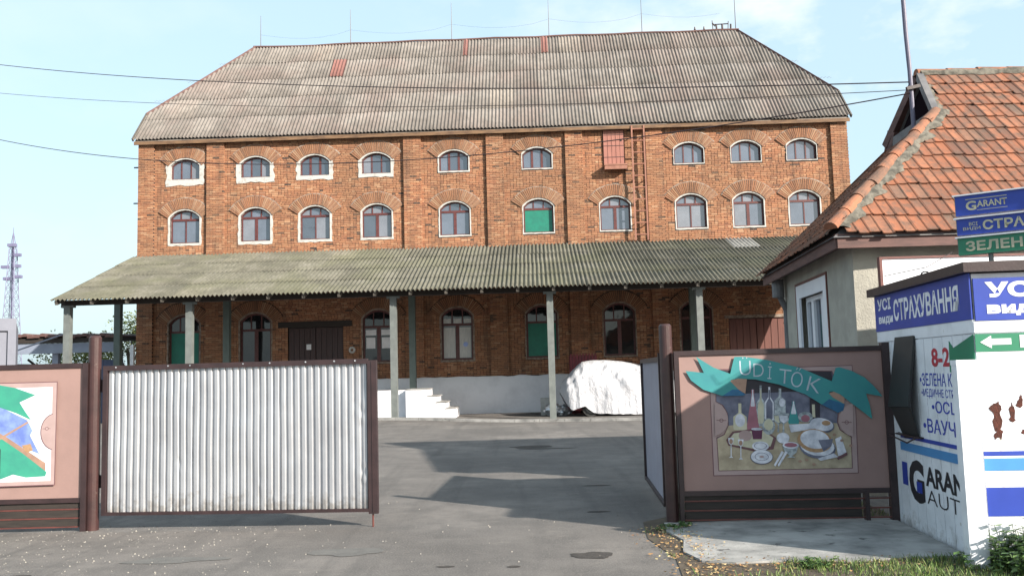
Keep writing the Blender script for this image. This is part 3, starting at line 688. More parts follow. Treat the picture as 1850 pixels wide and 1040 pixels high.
# red ribbed cabinet
R_ = root('ribbed_red_cabinet', 'dark red ribbed metal cabinet against the wall behind the covered car', 'cabinet', tuple(BM @ Vector((2.65, -1.6, 0))), -TH)
mr = simple('dark_red_paint', (.20, .018, .03), (.13, .012, .02), 5, .45)
e = MB(BM); e.box(2.15, 3.18, -2.0, -1.2, 0, 2.15); e.build('body', mr, R_)
for i in range(9):
    e = MB(BM); s = 2.2 + i * .115; e.box(s - .03, s + .03, -2.045, -2.0, .1, 2.22); e.build('rib', mr, R_)

# ------------------------------------------------------------------ car under a white cover
C_ = root('covered_car', 'car under a crumpled silver-white cover parked beside the dock, behind the right gate leaf', 'car', (3.9, 31.9, 0), 0.02)
ks = [  # x, half width, top z, hem z, y centre
 (1.60, .28, 1.00, .82), (1.66, .50, 1.16, .66), (1.80, .70, 1.30, .42), (2.00, .80, 1.50, .22), (2.22, .84, 1.74, .30), (2.42, .86, 1.90, .36), (2.70, .88, 1.94, .14),
 (3.2, .88, 1.945, .07), (3.8, .88, 1.88, .06), (4.4, .88, 1.76, .05), (4.9, .88, 1.60, .05), (5.4, .86, 1.22, .06), (6.0, .82, 1.10, .08), (6.35, .70, .98, .10), (6.5, .45, .80, .25)]
def kint(x):
    for a, b in zip(ks, ks[1:]):
        if x <= b[0]: t = (x - a[0]) / (b[0] - a[0]); return [a[i] + (b[i] - a[i]) * t for i in range(1, 4)]
    return list(ks[-1][1:])
NU, NV = 130, 44; v = []
for i in range(NU + 1):
    x = 1.60 + 4.9 * i / NU; w, h, z0 = kint(x)
    z0 += .03 * noise.noise(Vector((x * 3, 5, 0)))
    for j in range(NV + 1):
        t = j / NV; a = pi * t; ca, sa = cos(a), sin(a)
        ex = .5; yy = -w * (abs(ca) ** ex) * (1 if ca > 0 else -1); hh = (abs(sa) ** .42)
        # trousers: body wider at the waist, roof narrower
        zz = z0 + (h - z0) * hh
        nar = 1 - .22 * smooth01(.95, 1.8, zz); fl = 1 + .05 * (1 - hh)
        p = Vector((x, yy * nar * fl, zz))
        side = 1 - smooth01(.8, 1.0, hh) * .6
        fold = noise.noise(Vector((x * 2.2 + zz * 1.6, zz * .8, 1))) * .15 * side + noise.noise(Vector((x * 6 - zz * 4.5, zz * 2.2, 4))) * .05 * side + noise.noise(Vector((x * 2 , zz * 5, 7))) * .04 + noise.noise(Vector((x * 19, zz * 9, yy * 6))) * .014
        if x < 2.5: fold += .03 * sin(zz * 5 + x * 15 + 3 * noise.noise(Vector((x, zz, 2)))) * side * smooth01(2.5, 2.0, x)
        n_ = Vector((-.6 if x < 2.2 else 0, -1 if yy < 0 else 1, .2)).normalized()
        p += n_ * fold * (1 if True else 0)
        v.append((p.x, 31.9 + p.y, p.z))
fcs = [(i*(NV+1)+j, (i+1)*(NV+1)+j, (i+1)*(NV+1)+j+1, i*(NV+1)+j+1) for i in range(NU) for j in range(NV)]
fcs += [tuple(range(NV + 1)), tuple(NU * (NV + 1) + j for j in reversed(range(NV + 1)))]
mcv, nn_, bb_ = nodes('car_cover'); bb_.inputs['Base Color'].default_value = (.43, .43, .46, 1); bb_.inputs['Roughness'].default_value = .42; bb_.inputs['Sheen Weight'].default_value = .2
bump(nn_, bb_, noise_n(nn_, 4, 6, .6, stretch=(1.5, 1, .8)), .8, .09)
e = MB(); e.add(v, fcs); e.build('cover', mcv, C_, smooth=True)
e = MB(); e.box(2.0, 6.2, 31.2, 32.6, .22, .70); e.build('body', mr, C_)
for x in (2.62, 5.35):
    for y in (31.12, 32.55):
        e = MB(); e.tube([(x, y, .30), (x, y + .2, .30)], .30, 20); wh = e.build('wheel', M['black'], C_)
        e = MB(); e.tube([(x, y - .01, .30), (x, y + .19, .30)], .19, 16); e.build('hubcap', M['concrete'], wh)
e = MB(); e.box(2.0, 2.06, 31.3, 32.5, .25, .42); e.build('bumper', M['black'], C_)
# sack, block and foil by the nose of the car
W1 = root('white_block', 'short whitewashed block against the plinth beside the covered car', 'block', (1.25, 33.2, 0))
e = MB(); e.box(.95, 1.42, 33.0, 33.5, -.02, .62); e.build('block', M['plaster'], W1)
def lump(name, label, cat, c, r, mat, seed, grp=None):
    bm = bmesh.new(); bmesh.ops.create_icosphere(bm, subdivisions=3, radius=1)
    for q in bm.verts:
        n = noise.noise(q.co * 2.3 + Vector((seed, 0, 0))) * .35 + noise.noise(q.co * 5 + Vector((seed, 4, 0))) * .15
        q.co *= 1 + n; q.co = Vector((q.co.x * r[0], q.co.y * r[1], max(-.9, q.co.z) * r[2]))
    me = bpy.data.meshes.new(name); bm.to_mesh(me); bm.free(); me.materials.append(mat)
    o = bpy.data.objects.new(name, me); col.objects.link(o); o.location = c; return tag(o, label, cat, grp)
lump('foil_sheet', 'crumpled silver foil lying at the foot of the white block, left of the car', 'foil', (1.35, 32.6, .20), (.30, .2, .25), M['foil'], 3)
lump('rag_bundle', 'grey crumpled bundle on the ground just in front of the covered car', 'bundle', (1.75, 32.3, .18), (.28, .25, .22), M['foil'], 8)

# ------------------------------------------------------------------ fence, posts and gate leaves
def post(x, y, h, lab):
    p = root('gate_post', lab, 'gate post', (x, y, 0), 0, 'brown pipe posts carrying the gate leaves')
    e = MB(); e.tube([(x, y, -.1), (x, y, h - .02)], .068, 20); e.tube([(x, y, h - .02), (x, y, h)], .066, 20, r2=.05); e.build('pipe', M['steel_post'], p, smooth=False)
    return p
pL = post(-4.68, 9.98, 2.13, 'thick brown pipe post at the left end of the shiny corrugated gate leaf')
pR = post(1.60, 9.4, 2.06, 'thick brown pipe post beside the painted drinks panel')
for p_, x, y, dx in ((pL, -4.68, 9.98, 1), (pR, 1.60, 9.4, -.2)):
    for z in (.45, 1.5):
        e = MB(); e.box(min(x, x + .1 * dx), max(x, x + .1 * dx), y + .02, y + .06, z, z + .14); e.tube([(x + .1 * dx, y + .04, z), (x + .1 * dx, y + .04, z + .16)], .018, 8); e.build('hinge', M['steel_frame'], p_)
# corrugated leaf
A = Vector((-4.56, 9.95, 0)); Bv = Vector((-1.49, 9.70, 0)); ln = (Bv - A).length
G1 = root('corrugated_gate_leaf', 'shiny corrugated metal gate leaf in a dark brown frame, left of the entrance', 'gate', tuple(A), atan2(Bv.y - A.y, Bv.x - A.x)); GF = wm(G1) @ frame((0, 0, 0), (1, 0, 0))
e = MB(GF); zb, zt = .16, 1.79
for a, b, c, d in ((0, .05, zb, zt), (ln - .10, ln, zb - .02, zt - .02)): e.box(a, b, c, d, -.03, .03)
e.box(.05, ln - .10, zt - .055, zt, -.03, .03); e.box(.05, ln - .10, zb, zb + .035, -.03, .03)
e.box(ln - .055, ln - .045, zb, zt - .03, .03, .036); e.build('gate_frame', M['steel_frame'], G1)
npan = 3; x0_ = .05; x1_ = ln - .10; per = .0755
for pi_ in range(npan):
    a = x0_ + (x1_ - x0_) * pi_ / npan; b = x0_ + (x1_ - x0_) * (pi_ + 1) / npan + (.015 if pi_ < npan - 1 else 0)
    n = int((b - a) / per * 14); v = []; NZ = 24
    for i in range(n + 1):
        x = a + (b - a) * i / n; ph = (x / per) % 1.0
        # rolled trough profile: broad flat crest, narrow groove
        dd_ = abs(ph - .5); zz = -.024 * (1 - smooth01(.13, .21, dd_)) + .001 * pi_
        for j in range(NZ + 1):
            y = zb + .03 + (zt - zb - .08) * j / NZ
            q = zz + .009 * noise.noise(Vector((x * 1.6, y * 1.8, pi_))) + .003 * noise.noise(Vector((x * 7, y * 6, 2)))
            for (dx, dy, rr, am) in ((.86, .72, .06, .012), (1.78, .42, .05, .012), (1.95, .32, .05, .010), (2.05, 1.35, .04, .008), (2.9, 1.2, .08, .012), (2.93, .55, .1, .012)):
                dd = ((x - dx) ** 2 * 3 + (y - dy) ** 2 * .6) / rr ** 2
                if dd < 4: q += am * math.exp(-dd) * sin(40 * y + 30 * x)
            v.append((x, y, q))
    f = [(i*(NZ+1)+j, (i+1)*(NZ+1)+j, (i+1)*(NZ+1)+j+1, i*(NZ+1)+j+1) for i in range(n) for j in range(NZ)]
    e = MB(GF); e.add(v, f); e.build('corrugated_panel', M['galv'], G1, smooth=True)
for x in (.15, .75, 1.0, 1.6, 1.9, 2.3, 2.62, 2.85):
    e = MB(GF); e.tube([(x, zt - .02, .03), (x, zt - .02, .036)], .009, 6); e.build('rivet', M['foil'], G1)
e = MB(GF); e.tube([(ln - .06, zb, 0), (ln - .06, .0, 0)], .010, 6); e.build('drop_bolt', M['rust_paint'], G1)
# right leaf standing open into the yard
A = Vector((1.56, 9.50, 0)); Bv = Vector((1.72, 12.0, 0)); ln2 = (Bv - A).length
G2 = root('open_gate_leaf', 'grey sheeted gate leaf swung open into the yard beside the right post', 'gate', tuple(A), atan2(Bv.y - A.y, Bv.x - A.x)); GF = wm(G2) @ frame((0, 0, 0), (1, 0, 0))
e = MB(GF)
for a, b, c, d in ((0, .05, .18, 1.76), (ln2 - .05, ln2, .14, 1.72)): e.box(a, b, c, d, -.03, .03)
e.box(.05, ln2 - .05, 1.67, 1.72, -.03, .03); e.box(.05, ln2 - .05, .15, .19, -.03, .03); e.build('gate_frame', M['steel_frame'], G2)
e = MB(GF); e.box(.05, ln2 - .05, .19, 1.67, .0, .012); e.build('sheet_panel', simple('lavender_grey_sheet', (.30, .29, .35), (.26, .25, .30), 3, .6, bmp=.05), G2)
pinkm = simple('faded_pink_panel', (.285, .180, .160), (.245, .155, .138), 2.2, .7, bmp=.08, contrast=(.3, .6), spots=(9, .72, (.30, .18, .15)))
edgep = simple('pale_pink_border', (.38, .275, .265), (.33, .235, .225), 5, .7, bmp=0)
def paintm(name, c, c2=None, sc=9): return simple(name, c, c2 or tuple(x * .75 for x in c), sc, .6, bmp=.05)
teal = paintm('teal_paint', (.035, .24, .235), (.03, .20, .22), 5); teald = paintm('dark_teal_paint', (.02, .12, .24)); linep = paintm('dark_line_paint', (.14, .06, .07)); 
blackp = paintm('black_paint', (.025, .02, .03)); greyp = paintm('grey_blue_paint', (.155, .16, .22), (.065, .07, .11), 7); sandp = paintm('sand_paint', (.46, .38, .27), (.28, .225, .155), 7)
whitep = paintm('white_art_paint', (.68, .68, .74), (.40, .41, .47), 12); winep = paintm('wine_paint', (.10, .02, .06)); pinkp = paintm('rose_paint', (.32, .12, .16)); creamp = paintm('cream_paint', (.52, .49, .36)); crustp = paintm('crust_paint', (.40, .24, .13), None, 30)
glassp = paintm('pale_bottle_paint', (.42, .46, .48), (.14, .16, .18), 26); bluep = paintm('blue_art_paint', (.11, .16, .42), (.20, .28, .52), 8); greenp = paintm('green_art_paint', (.04, .28, .19), (.035, .23, .17), 6); brownp = paintm('brown_art_paint', (.36, .22, .16)); silver = paintm('pale_letter_paint', (.40, .46, .52))
def billboard(name, label, A, Bv, z0, z1, posts, pl_end=1.0):
    A = Vector(A); Bv = Vector(Bv); l = (Bv - A).length
    P = root(name, label, 'panel', tuple(A), atan2(Bv.y - A.y, Bv.x - A.x)); F = wm(P) @ frame((0, 0, 0), (1, 0, 0))
    e = MB(F); e.box(0, l, z0, z1, -.01, .012); e.build('board', pinkm, P)
    e = MB(F); e.box(-.05, l + .05, z1, z1 + .05, -.03, .03); e.box(-.05, l + .05, z0 - .05, z0, -.03, .03); e.box(-.05, 0, z0, z1, -.03, .03); e.box(l, l + .05, z0, z1, -.03, .03); e.build('panel_frame', M['steel_frame'], P)
    for (a, b, c) in posts:
        e = MB(F); e.box(a, b, -.05, c, -.05, .04); e.build('leg', M['steel_frame'], P)
    for z in (.04, .135, .23):
        e = MB(F); e.box(-.02, l + .02, z, z + .014, -.012, .012); e.build('rail', M['rust_paint'], P)
        e = MB(F); e.box(-.0, l * pl_end, z + .016, z + .092, -.008, .008); e.build('plank', M['wood_dark'], P)
    return P, F, l
PA, PB = (1.71, 9.30, 0), (3.76, 9.17, 0)
P1, F1, l1 = billboard('painted_drinks_panel', 'pink panel painted with bottles and pie, teal ribbon lettered ÜDİTŐK', PA, PB, .34, 1.72, [(-.05, -.01, 1.76), (2.055, 2.19, 1.80), (1.80, 1.84, .30)], .86)
def pm(zx, zy):
    u = v = .5
    for _ in range(6):
        u = (zx - (32 + 30 * v)) / ((1415 - 32) + (1472 - 1415 - 30) * v); v = (zy - (65 - 53 * u)) / ((1028 - 65) + (972 - 12 - 963) * u)
    return (u * l1, 1.72 - v * 1.38)
ly = [0.013]
def art(parent, F, mp_, name, pts, mat, smoothit=False, z=None):
    ly[0] += .00025
    zz = z or ly[0]; p = [mp_(*q) for q in pts]
    e = MB(F); e.add([(a, b, zz) for a, b in p], [tuple(range(len(p)))[::-1]]); return (name, e, mat)
def oval(cx, cy, rx, ry, n=22, a0=0, a1=360, rot=0):
    r = radians(rot); o_ = []
    for i in range(n + (1 if a1 - a0 < 360 else 0)):
        a = radians(a0 + (a1 - a0) * i / n); x, y = rx * cos(a), ry * sin(a); o_.append((cx + x * cos(r) - y * sin(r), cy + x * sin(r) + y * cos(r)))
    return o_
def commit(items, parent):
    groups = {}
    for n, e, m in items: groups.setdefault(n, []).append((e, m))
    for n, lst in groups.items():
        big = MB(); ms = []
        for e, m in lst:
            if m not in ms: ms.append(m)
            b = len(big.v); big.v += e.v; big.f += [tuple(b + i for i in f) for f in e.f]; big.m += [ms.index(m)] * len(e.f)
        big.build(n, ms, parent)
it = []; ad = lambda name, pts, mat: it.append(art(P1, F1, pm, name, pts, mat))
ad('picture_border', [(245, 310), (244, 160), (1222, 118), (1245, 400), (1262, 878), (264, 918)], linep)
ad('picture_border', [(250, 310), (250, 165), (1218, 123), (1240, 400), (1256, 873), (270, 912)], edgep)
ad('picture', [(288, 160), (1085, 160), (1100, 200), (1130, 440), (1122, 520), (1140, 575), (1215, 620), (1222, 845), (300, 882), (288, 645), (340, 620), (368, 560), (362, 470), (330, 415), (285, 390)], linep)
ad('picture', [(292, 170), (1080, 165), (1095, 200), (1124, 440), (1116, 520), (1134, 580), (1209, 625), (1216, 840), (305, 877), (294, 649), (346, 624), (374, 560), (368, 470), (336, 412), (290, 388)], greyp)
ad('picture', [(300, 165), (1080, 165), (1090, 260), (860, 310), (480, 330), (300, 250)], blackp)
ad('picture', [(294, 652), (346, 624), (372, 560), (500, 540), (800, 520), (1116, 530), (1134, 580), (1209, 625), (1216, 840), (305, 877)], sandp)
def bottle(x, y0, y1, w, mat, neck=.3, tap=False):
    h = y1 - y0; nw = w * .22
    if tap: ad('painted_bottles', [(x - nw, y0), (x + nw, y0), (x + nw, y0 + h * .15), (x + w, y1 - h * .1), (x + w * .9, y1), (x - w * .9, y1), (x - w, y1 - h * .1), (x - nw, y0 + h * .15)], mat)
    else: ad('painted_bottles', [(x - nw, y0), (x + nw, y0), (x + nw, y0 + h * neck), (x + w, y0 + h * (neck + .15)), (x + w, y1 - 8), (x + w * .8, y1), (x - w * .8, y1), (x - w, y1 - 8), (x - w, y0 + h * (neck + .15)), (x - nw, y0 + h * neck)], mat)
bottle(596, 270, 560, 32, glassp); bottle(655, 280, 520, 30, whitep); bottle(655, 300, 510, 22, greyp); bottle(728, 290, 480, 38, glassp); ad('painted_bottles', oval(742, 390, 20, 30), whitep); bottle(541, 300, 590, 42, pinkp, tap=True); bottle(541, 300, 420, 14, whitep, tap=True)
bottle(596, 300, 540, 20, creamp); bottle(452, 400, 590, 46, creamp, .35); ad('painted_bottles', oval(452, 520, 34, 46), whitep); bottle(820, 380, 540, 38, teal, .3, True); bottle(820, 380, 470, 18, whitep, .3, True); ad('painted_bottles', [(930, 360), (1000, 360), (1000, 520), (930, 520)], blackp); ad('painted_bottles', [(945, 400), (965, 400), (968, 490), (948, 490)], creamp)
ad('painted_tray', [(355, 660), (400, 600), (600, 570), (700, 640), (680, 720), (560, 740), (370, 700)], linep); ad('painted_tray', [(375, 655), (410, 612), (600, 585), (680, 640), (660, 700), (560, 722), (385, 690)], creamp)
for x in (715, 750): ad('painted_glasses', [(x - 34, 470), (x + 40, 465), (x + 34, 520), (x + 4, 545), (x + 6, 600), (x - 8, 600), (x - 4, 545), (x - 30, 520)], glassp); ad('painted_glasses', [(x - 28, 485), (x + 30, 482), (x + 26, 518), (x, 535), (x - 22, 518)], creamp if x < 740 else whitep)
ad('painted_glasses', oval(648, 560, 44, 58), glassp); ad('painted_glasses', oval(648, 548, 32, 40), creamp); ad('painted_glasses', oval(487, 628, 46, 38), edgep); ad('painted_glasses', [(528, 578), (606, 578), (600, 650), (540, 652)], winep); ad('painted_glasses', oval(567, 580, 39, 9), whitep)
ad('painted_glasses', oval(900, 490, 50, 38), glassp); ad('painted_glasses', oval(900, 500, 30, 25), pinkp)
for x, y in ((388, 680), (455, 690)): ad('painted_glasses', [(x - 20, y - 35), (x + 20, y - 35), (x + 14, y + 5), (x + 3, y + 15), (x + 3, y + 95), (x + 16, y + 105), (x - 16, y + 105), (x - 3, y + 95), (x - 3, y + 15), (x - 14, y + 5)], whitep); ad('painted_glasses', oval(x, y - 10, 13, 18), brownp)
ad('painted_plates', oval(590, 700, 58, 34), whitep); ad('painted_plates', oval(590, 698, 44, 24), greyp); ad('painted_plates', oval(590, 698, 40, 21), whitep)
ad('painted_plates', oval(598, 776, 78, 52), greyp); ad('painted_plates', oval(598, 774, 74, 48), whitep); ad('painted_plates', oval(598, 774, 48, 28), greyp); ad('painted_plates', oval(598, 774, 44, 25), whitep); ad('painted_plates', oval(598, 774, 16, 8), edgep)
ad('painted_plates', oval(1010, 545, 86, 52, rot=10), greyp); ad('painted_plates', oval(1010, 540, 80, 44, rot=10), whitep); ad('painted_plates', oval(1040, 530, 30, 18), crustp); ad('painted_plates', [(785, 545), (920, 535), (1000, 500), (960, 570), (800, 600)], whitep); ad('painted_plates', oval(745, 640, 44, 38), whitep)
ad('painted_pie', oval(980, 700, 125, 80, rot=8), greyp); ad('painted_pie', oval(978, 690, 118, 70, rot=8), whitep); ad('painted_pie', oval(962, 655, 120, 82, rot=8), crustp); ad('painted_pie', oval(962, 645, 100, 66, rot=8), whitep); ad('painted_pie', [(985, 650), (1085, 640), (1075, 690), (1020, 730)], greyp)
ad('painted_pie', [(1100, 640), (1140, 620), (1180, 745), (1120, 760)], whitep); ad('painted_pie', [(980, 780), (1090, 740), (1120, 765), (1000, 795)], whitep); ad('painted_pie', [(1110, 770), (1180, 730), (1185, 750), (1120, 785)], linep)
ad('painted_bowl', [(738, 690), (855, 680), (835, 740), (805, 765), (828, 775), (770, 778), (790, 762), (755, 735)], glassp); ad('painted_bowl', oval(797, 690, 56, 24), whitep); ad('painted_bowl', oval(797, 688, 44, 16), pinkp)
for x in (690, 715): ad('painted_cutlery', [(x, 840), (x - 10, 830), (x + 45, 730), (x + 60, 740)], whitep)
for x, y in ((860, 800), (955, 820), (1145, 650), (1205, 685), (1095, 610), (905, 790)): ad('painted_crumbs', oval(x, y, 12, 9), brownp)
ad('corner_ornament', oval(262, 515, 106, 118, 20, -82, 82), edgep); ad('side_ornament', oval(1238, 505, 112, 118, 20, 98, 262), edgep)
for (cx, s_) in ((322, 'corner_ornament'), (1178, 'side_ornament')):
    ad(s_, oval(cx, 522, 14, 14), linep); ad(s_, oval(cx, 522, 10, 10), edgep); ad(s_, [(cx - 34, 520), (cx + 34, 520), (cx + 34, 524), (cx - 34, 524)], linep)
# teal ribbon
ad('ribbon', [(382, 240), (440, 222), (500, 226), (488, 330), (455, 310), (400, 270)], brownp); ad('ribbon', [(1055, 320), (1100, 305), (1165, 350), (1160, 400), (1120, 385), (1075, 355)], brownp)
ad('ribbon', [(78, 172), (205, 185), (152, 70), (270, 145), (400, 195), (388, 245), (440, 300), (490, 335), (470, 345), (330, 348), (200, 305), (115, 240)], teal)
ad('ribbon', [(330, 348), (400, 300), (440, 300), (490, 335), (470, 345)], teald)
ad('ribbon', [(1105, 140), (1130, 134), (1215, 160), (1300, 205), (1360, 262), (1422, 338), (1310, 318), (1335, 400), (1352, 498), (1280, 440), (1190, 372), (1140, 330), (1085, 305), (1055, 312)], teal)
ad('ribbon', [(415, 68), (480, 66), (640, 88), (860, 140), (1090, 240), (1058, 320), (1085, 350), (1165, 395), (1155, 440), (1120, 456), (1010, 400), (900, 330), (720, 262), (560, 228), (440, 222), (375, 238), (395, 150)], teal)
ad('ribbon', [(1010, 400), (1060, 360), (1165, 395), (1155, 440), (1120, 456)], teald)
commit(it, P1)
base_l = ly[0] + .0004
for ch, zx, zy, h_, w_, rot in (('Ü', 452, 200, .185, .115, .0), ('D', 545, 208, .135, .105, -.04), ('İ', 640, 222, .165, .04, -.10), ('T', 715, 250, .145, .12, -.14), ('Ő', 795, 272, .20, .115, -.20), ('K', 905, 300, .15, .13, -.30)):
    x, y = pm(zx, zy); text_obj('letter', ch, silver, P1, F1, x, y, h_, w_, off=base_l, bold=-.012, rot=rot)

P2, F2_, l2 = billboard('painted_terrace_panel', 'pink panel with a sea-and-terrace painting under a green ribbon, at the left edge', (-7.3, 9.97, 0), (-4.79, 9.95, 0), .36, 1.78, [(-.05, -.01, 1.78), (l2 if False else 2.515, 2.575, 1.83)])
def pm2(zx, zy): return (2.51 - (517 - zx) / 3.4667 * .00618, 1.78 - (zy - 60) / 3.4667 * .00618)
it = []; ad = lambda name, pts, mat: it.append(art(P2, F2_, pm2, name, pts, mat))
wart = simple('white_wash_paint', (.66, .68, .71), (.58, .60, .63), 6, .6, bmp=0)
ad('picture_border', [(-600, 142), (364, 142), (360, 776), (-600, 785)], linep); ad('picture_border', [(-600, 147), (360, 147), (355, 771), (-600, 780)], edgep)
ad('picture', [(-560, 176), (334, 176), (332, 748), (-560, 755)], wart)
ad('picture', [(-560, 280), (0, 285), (180, 375), (215, 440), (200, 470), (262, 585), (150, 540), (0, 460), (-560, 300)], bluep)
ad('picture', [(-560, 300), (0, 445), (60, 480), (180, 560), (300, 640), (300, 690), (-560, 560)], brownp)
ad('picture', [(-560, 420), (0, 470), (160, 580), (308, 695), (300, 720), (180, 725), (100, 705), (0, 740), (-100, 720), (-560, 740)], greenp)
ad('picture', [(0, 485), (180, 385), (190, 392), (10, 495)], brownp); ad('picture', [(0, 548), (20, 548), (20, 700), (5, 700), (5, 685), (12, 685), (12, 556), (0, 556)], blackp)
ad('picture', [(150, 530), (205, 520), (220, 560), (180, 575)], crustp)
ad('ribbon', [(-420, 120), (-200, 160), (0, 155), (100, 175), (228, 222), (130, 265), (165, 320), (205, 375), (110, 330), (0, 290), (-200, 300), (-420, 250)], greenp)
ad('corner_ornament', oval(352, 450, 88, 112, 20, 100, 262), linep); ad('corner_ornament', oval(354, 450, 85, 108, 20, 100, 262), edgep); ad('corner_ornament', [(278, 429), (326, 429), (326, 432), (278, 432)], linep); ad('corner_ornament', oval(304, 430, 11, 11), linep); ad('corner_ornament', oval(304, 430, 8, 8), edgep)
commit(it, P2)

# ------------------------------------------------------------------ kiosk
K0 = Vector((3.65, 7.07, 0)); kr = Vector((1.76, -.16, 0)).normalized(); kb2 = Vector((.16, 1.76, 0)).normalized()
K = root('insurance_kiosk', 'white metal kiosk with blue banners lettered СТРАХУВАННЯ, at the right edge', 'kiosk', tuple(K0), atan2(kr.y, kr.x))
blue = simple('banner_blue', (.02, .05, .34), (.016, .042, .29), 3, .45, bmp=0); lblue = simple('light_blue_stripe', (.06, .24, .50), (.055, .21, .45), 3, .45, bmp=0); sgreen = simple('banner_green', (.02, .19, .10), (.018, .165, .09), 3, .45, bmp=0)
wletter = simple('white_letter', (.80, .80, .84), None, 5, .5, bmp=0); bletter = simple('blue_letter', (.03, .05, .38), None, 5, .5, bmp=0); rletter = simple('red_letter', (.45, .03, .05), None, 5, .5, bmp=0); kletter = simple('black_letter', (.02, .02, .025), None, 5, .5, bmp=0)
KLn = 2.42
Fk = wm(K)          # local x right along the front, y backwards
KW = 3.6; rib = .22
e = MB(Fk); e.box(.012, KW, .012, KLn - .0, -.05, 2.28); e.build('carcass', M['white_paint'], K)
n = 11
for i in range(n):   # vertical panels of the left wall
    e = MB(Fk); a = KLn * i / n; e.box(-.004, .012, a + .006, a + KLn / n - .006, .0, 1.80); e.build('panel', M['white_paint'], K)
for i in range(4):
    e = MB(Fk); a = KW * i / 4; e.box(a + .004, a + KW / 4 - .004, -.004, .012, 0, 1.80); e.build('panel', M['white_paint'], K)
e = MB(Fk); e.box(-.006, .012, 0, KLn, 1.81, 1.915); e.box(-.0, KW, -.006, .012, 1.81, 1.9); e.build('header', M['white_paint'], K)
FL = Fk @ frame((0, KLn, 0), (0, -1, 0)); FF = Fk @ frame((0, 0, 0), (1, 0, 0))
e = MB(FL); e.box(0.0, KLn, 1.918, 2.285, .0, .012); e.build('banner', blue, K)
e = MB(FF); e.box(0.014, KW, 1.905, 2.24, .0, .012); e.build('banner', blue, K)
e = MB(Fk); e.box(-.07, KW + .05, -.06, KLn + .06, 2.29, 2.37); e.build('roof_slab', M['steel_frame'], K)
# left wall: lettering (x measured from the far end)
def TL(nm, t, m_, px0, px1, y, h, bold=.02, off=.0145): text_obj(nm, t, m_, K, FL, px0, y, h, px1 - px0, off=off, bold=bold)
TL('lettering', 'УСІ', wletter, .10, .52, 2.13, .12, .03); TL('lettering', 'види', wletter, .12, .56, 1.98, .085, .03)
TL('lettering', 'СТРАХУВАННЯ', wletter, .60, 2.20, 2.0, .215, .03)
x_ = lambda u: KLn - u            # u = distance from the front corner
e = MB(FL)
e.box(x_(1.88), x_(.40), .856, .89, .0055, .0095); e.build('stripe', blue, K); e = MB(FL); e.box(x_(1.90), x_(.40), .735, .815, .0055, .0095); e.build('stripe', lblue, K)
TL('lettering', '8-22', rletter, x_(.93), x_(.36), 1.545, .165, .03, .006); TL('lettering', '•ЗЕЛЕНА К', bletter, x_(1.25), x_(.50), 1.375, .115, .01, .006); TL('lettering', '•МЕДИЧНЕ СТР', bletter, x_(1.23), x_(.48), 1.265, .085, .005, .006)
TL('lettering', '•ОСЦ', bletter, x_(1.0), x_(.42), 1.12, .125, .01, .006); TL('lettering', '•ВАУЧ', bletter, x_(1.24), x_(.50), .955, .125, .01, .006)
text_obj('lettering', 'G', kletter, K, FL, x_(1.72), .27, .40, .40, off=.006, bold=.05); TL('lettering', 'ARAN', kletter, x_(1.28), x_(.40), .46, .18, .035, .006); TL('lettering', 'AUT', kletter, x_(1.27), x_(.52), .30, .13, -.01, .006)
e = MB(FL); e.box(x_(1.90), x_(1.76), .40, .62, .0055, .0075); e.build('logo_square', blue, K); e = MB(FL); e.box(x_(1.52), x_(1.38), .37, .47, .0065, .0080); e.build('logo_mark', blue, K)
# green arrow flag wrapping the corner on the left wall
e = MB(FL); e.M = FL @ Matrix.Identity(4); e.prism([(x_(.52), 1.50), (x_(.40), 1.49), (x_(0), 1.60), (x_(0), 1.80), (x_(.42), 1.70), (x_(.50), 1.76)], .006, .010); e.build('arrow_flag', sgreen, K)
# dark shutter hanging out of the window of the left wall
e = MB(FL); e.box(x_(1.83), x_(1.30), .90, 1.85, -.10, -.02); hk = e.build('window', M['black'], K)
e = MB(FL); e.M = FL; e.add([(x_(1.83), 1.84, .02), (x_(1.30), 1.84, .02), (x_(1.28), 1.18, .12), (x_(1.85), 1.16, .12), (x_(1.83), 1.83, .0), (x_(1.30), 1.83, .0), (x_(1.28), 1.17, .10), (x_(1.85), 1.15, .10)], [(0, 3, 2, 1), (4, 5, 6, 7), (0, 1, 5, 4), (1, 2, 6, 5), (2, 3, 7, 6), (3, 0, 4, 7)]); e.build('shutter', M['black'], K)
e = MB(FL); e.M = FL; e.add([(x_(1.85), 1.15, .10), (x_(1.28), 1.17, .10), (x_(1.34), .88, .012), (x_(1.76), .86, .012)], [(0, 1, 2, 3)]); e.build('shutter_flap', M['black'], K)
e = MB(FL); e.tube([(x_(1.9), .90, .012), (x_(1.88), .88, .11), (x_(1.4), .84, .11), (x_(1.36), .90, .012)], .008, 6); e.box(x_(1.9), x_(1.25), .885, .90, .006, .05); e.build('shelf_bracket', M['steel_frame'], K)
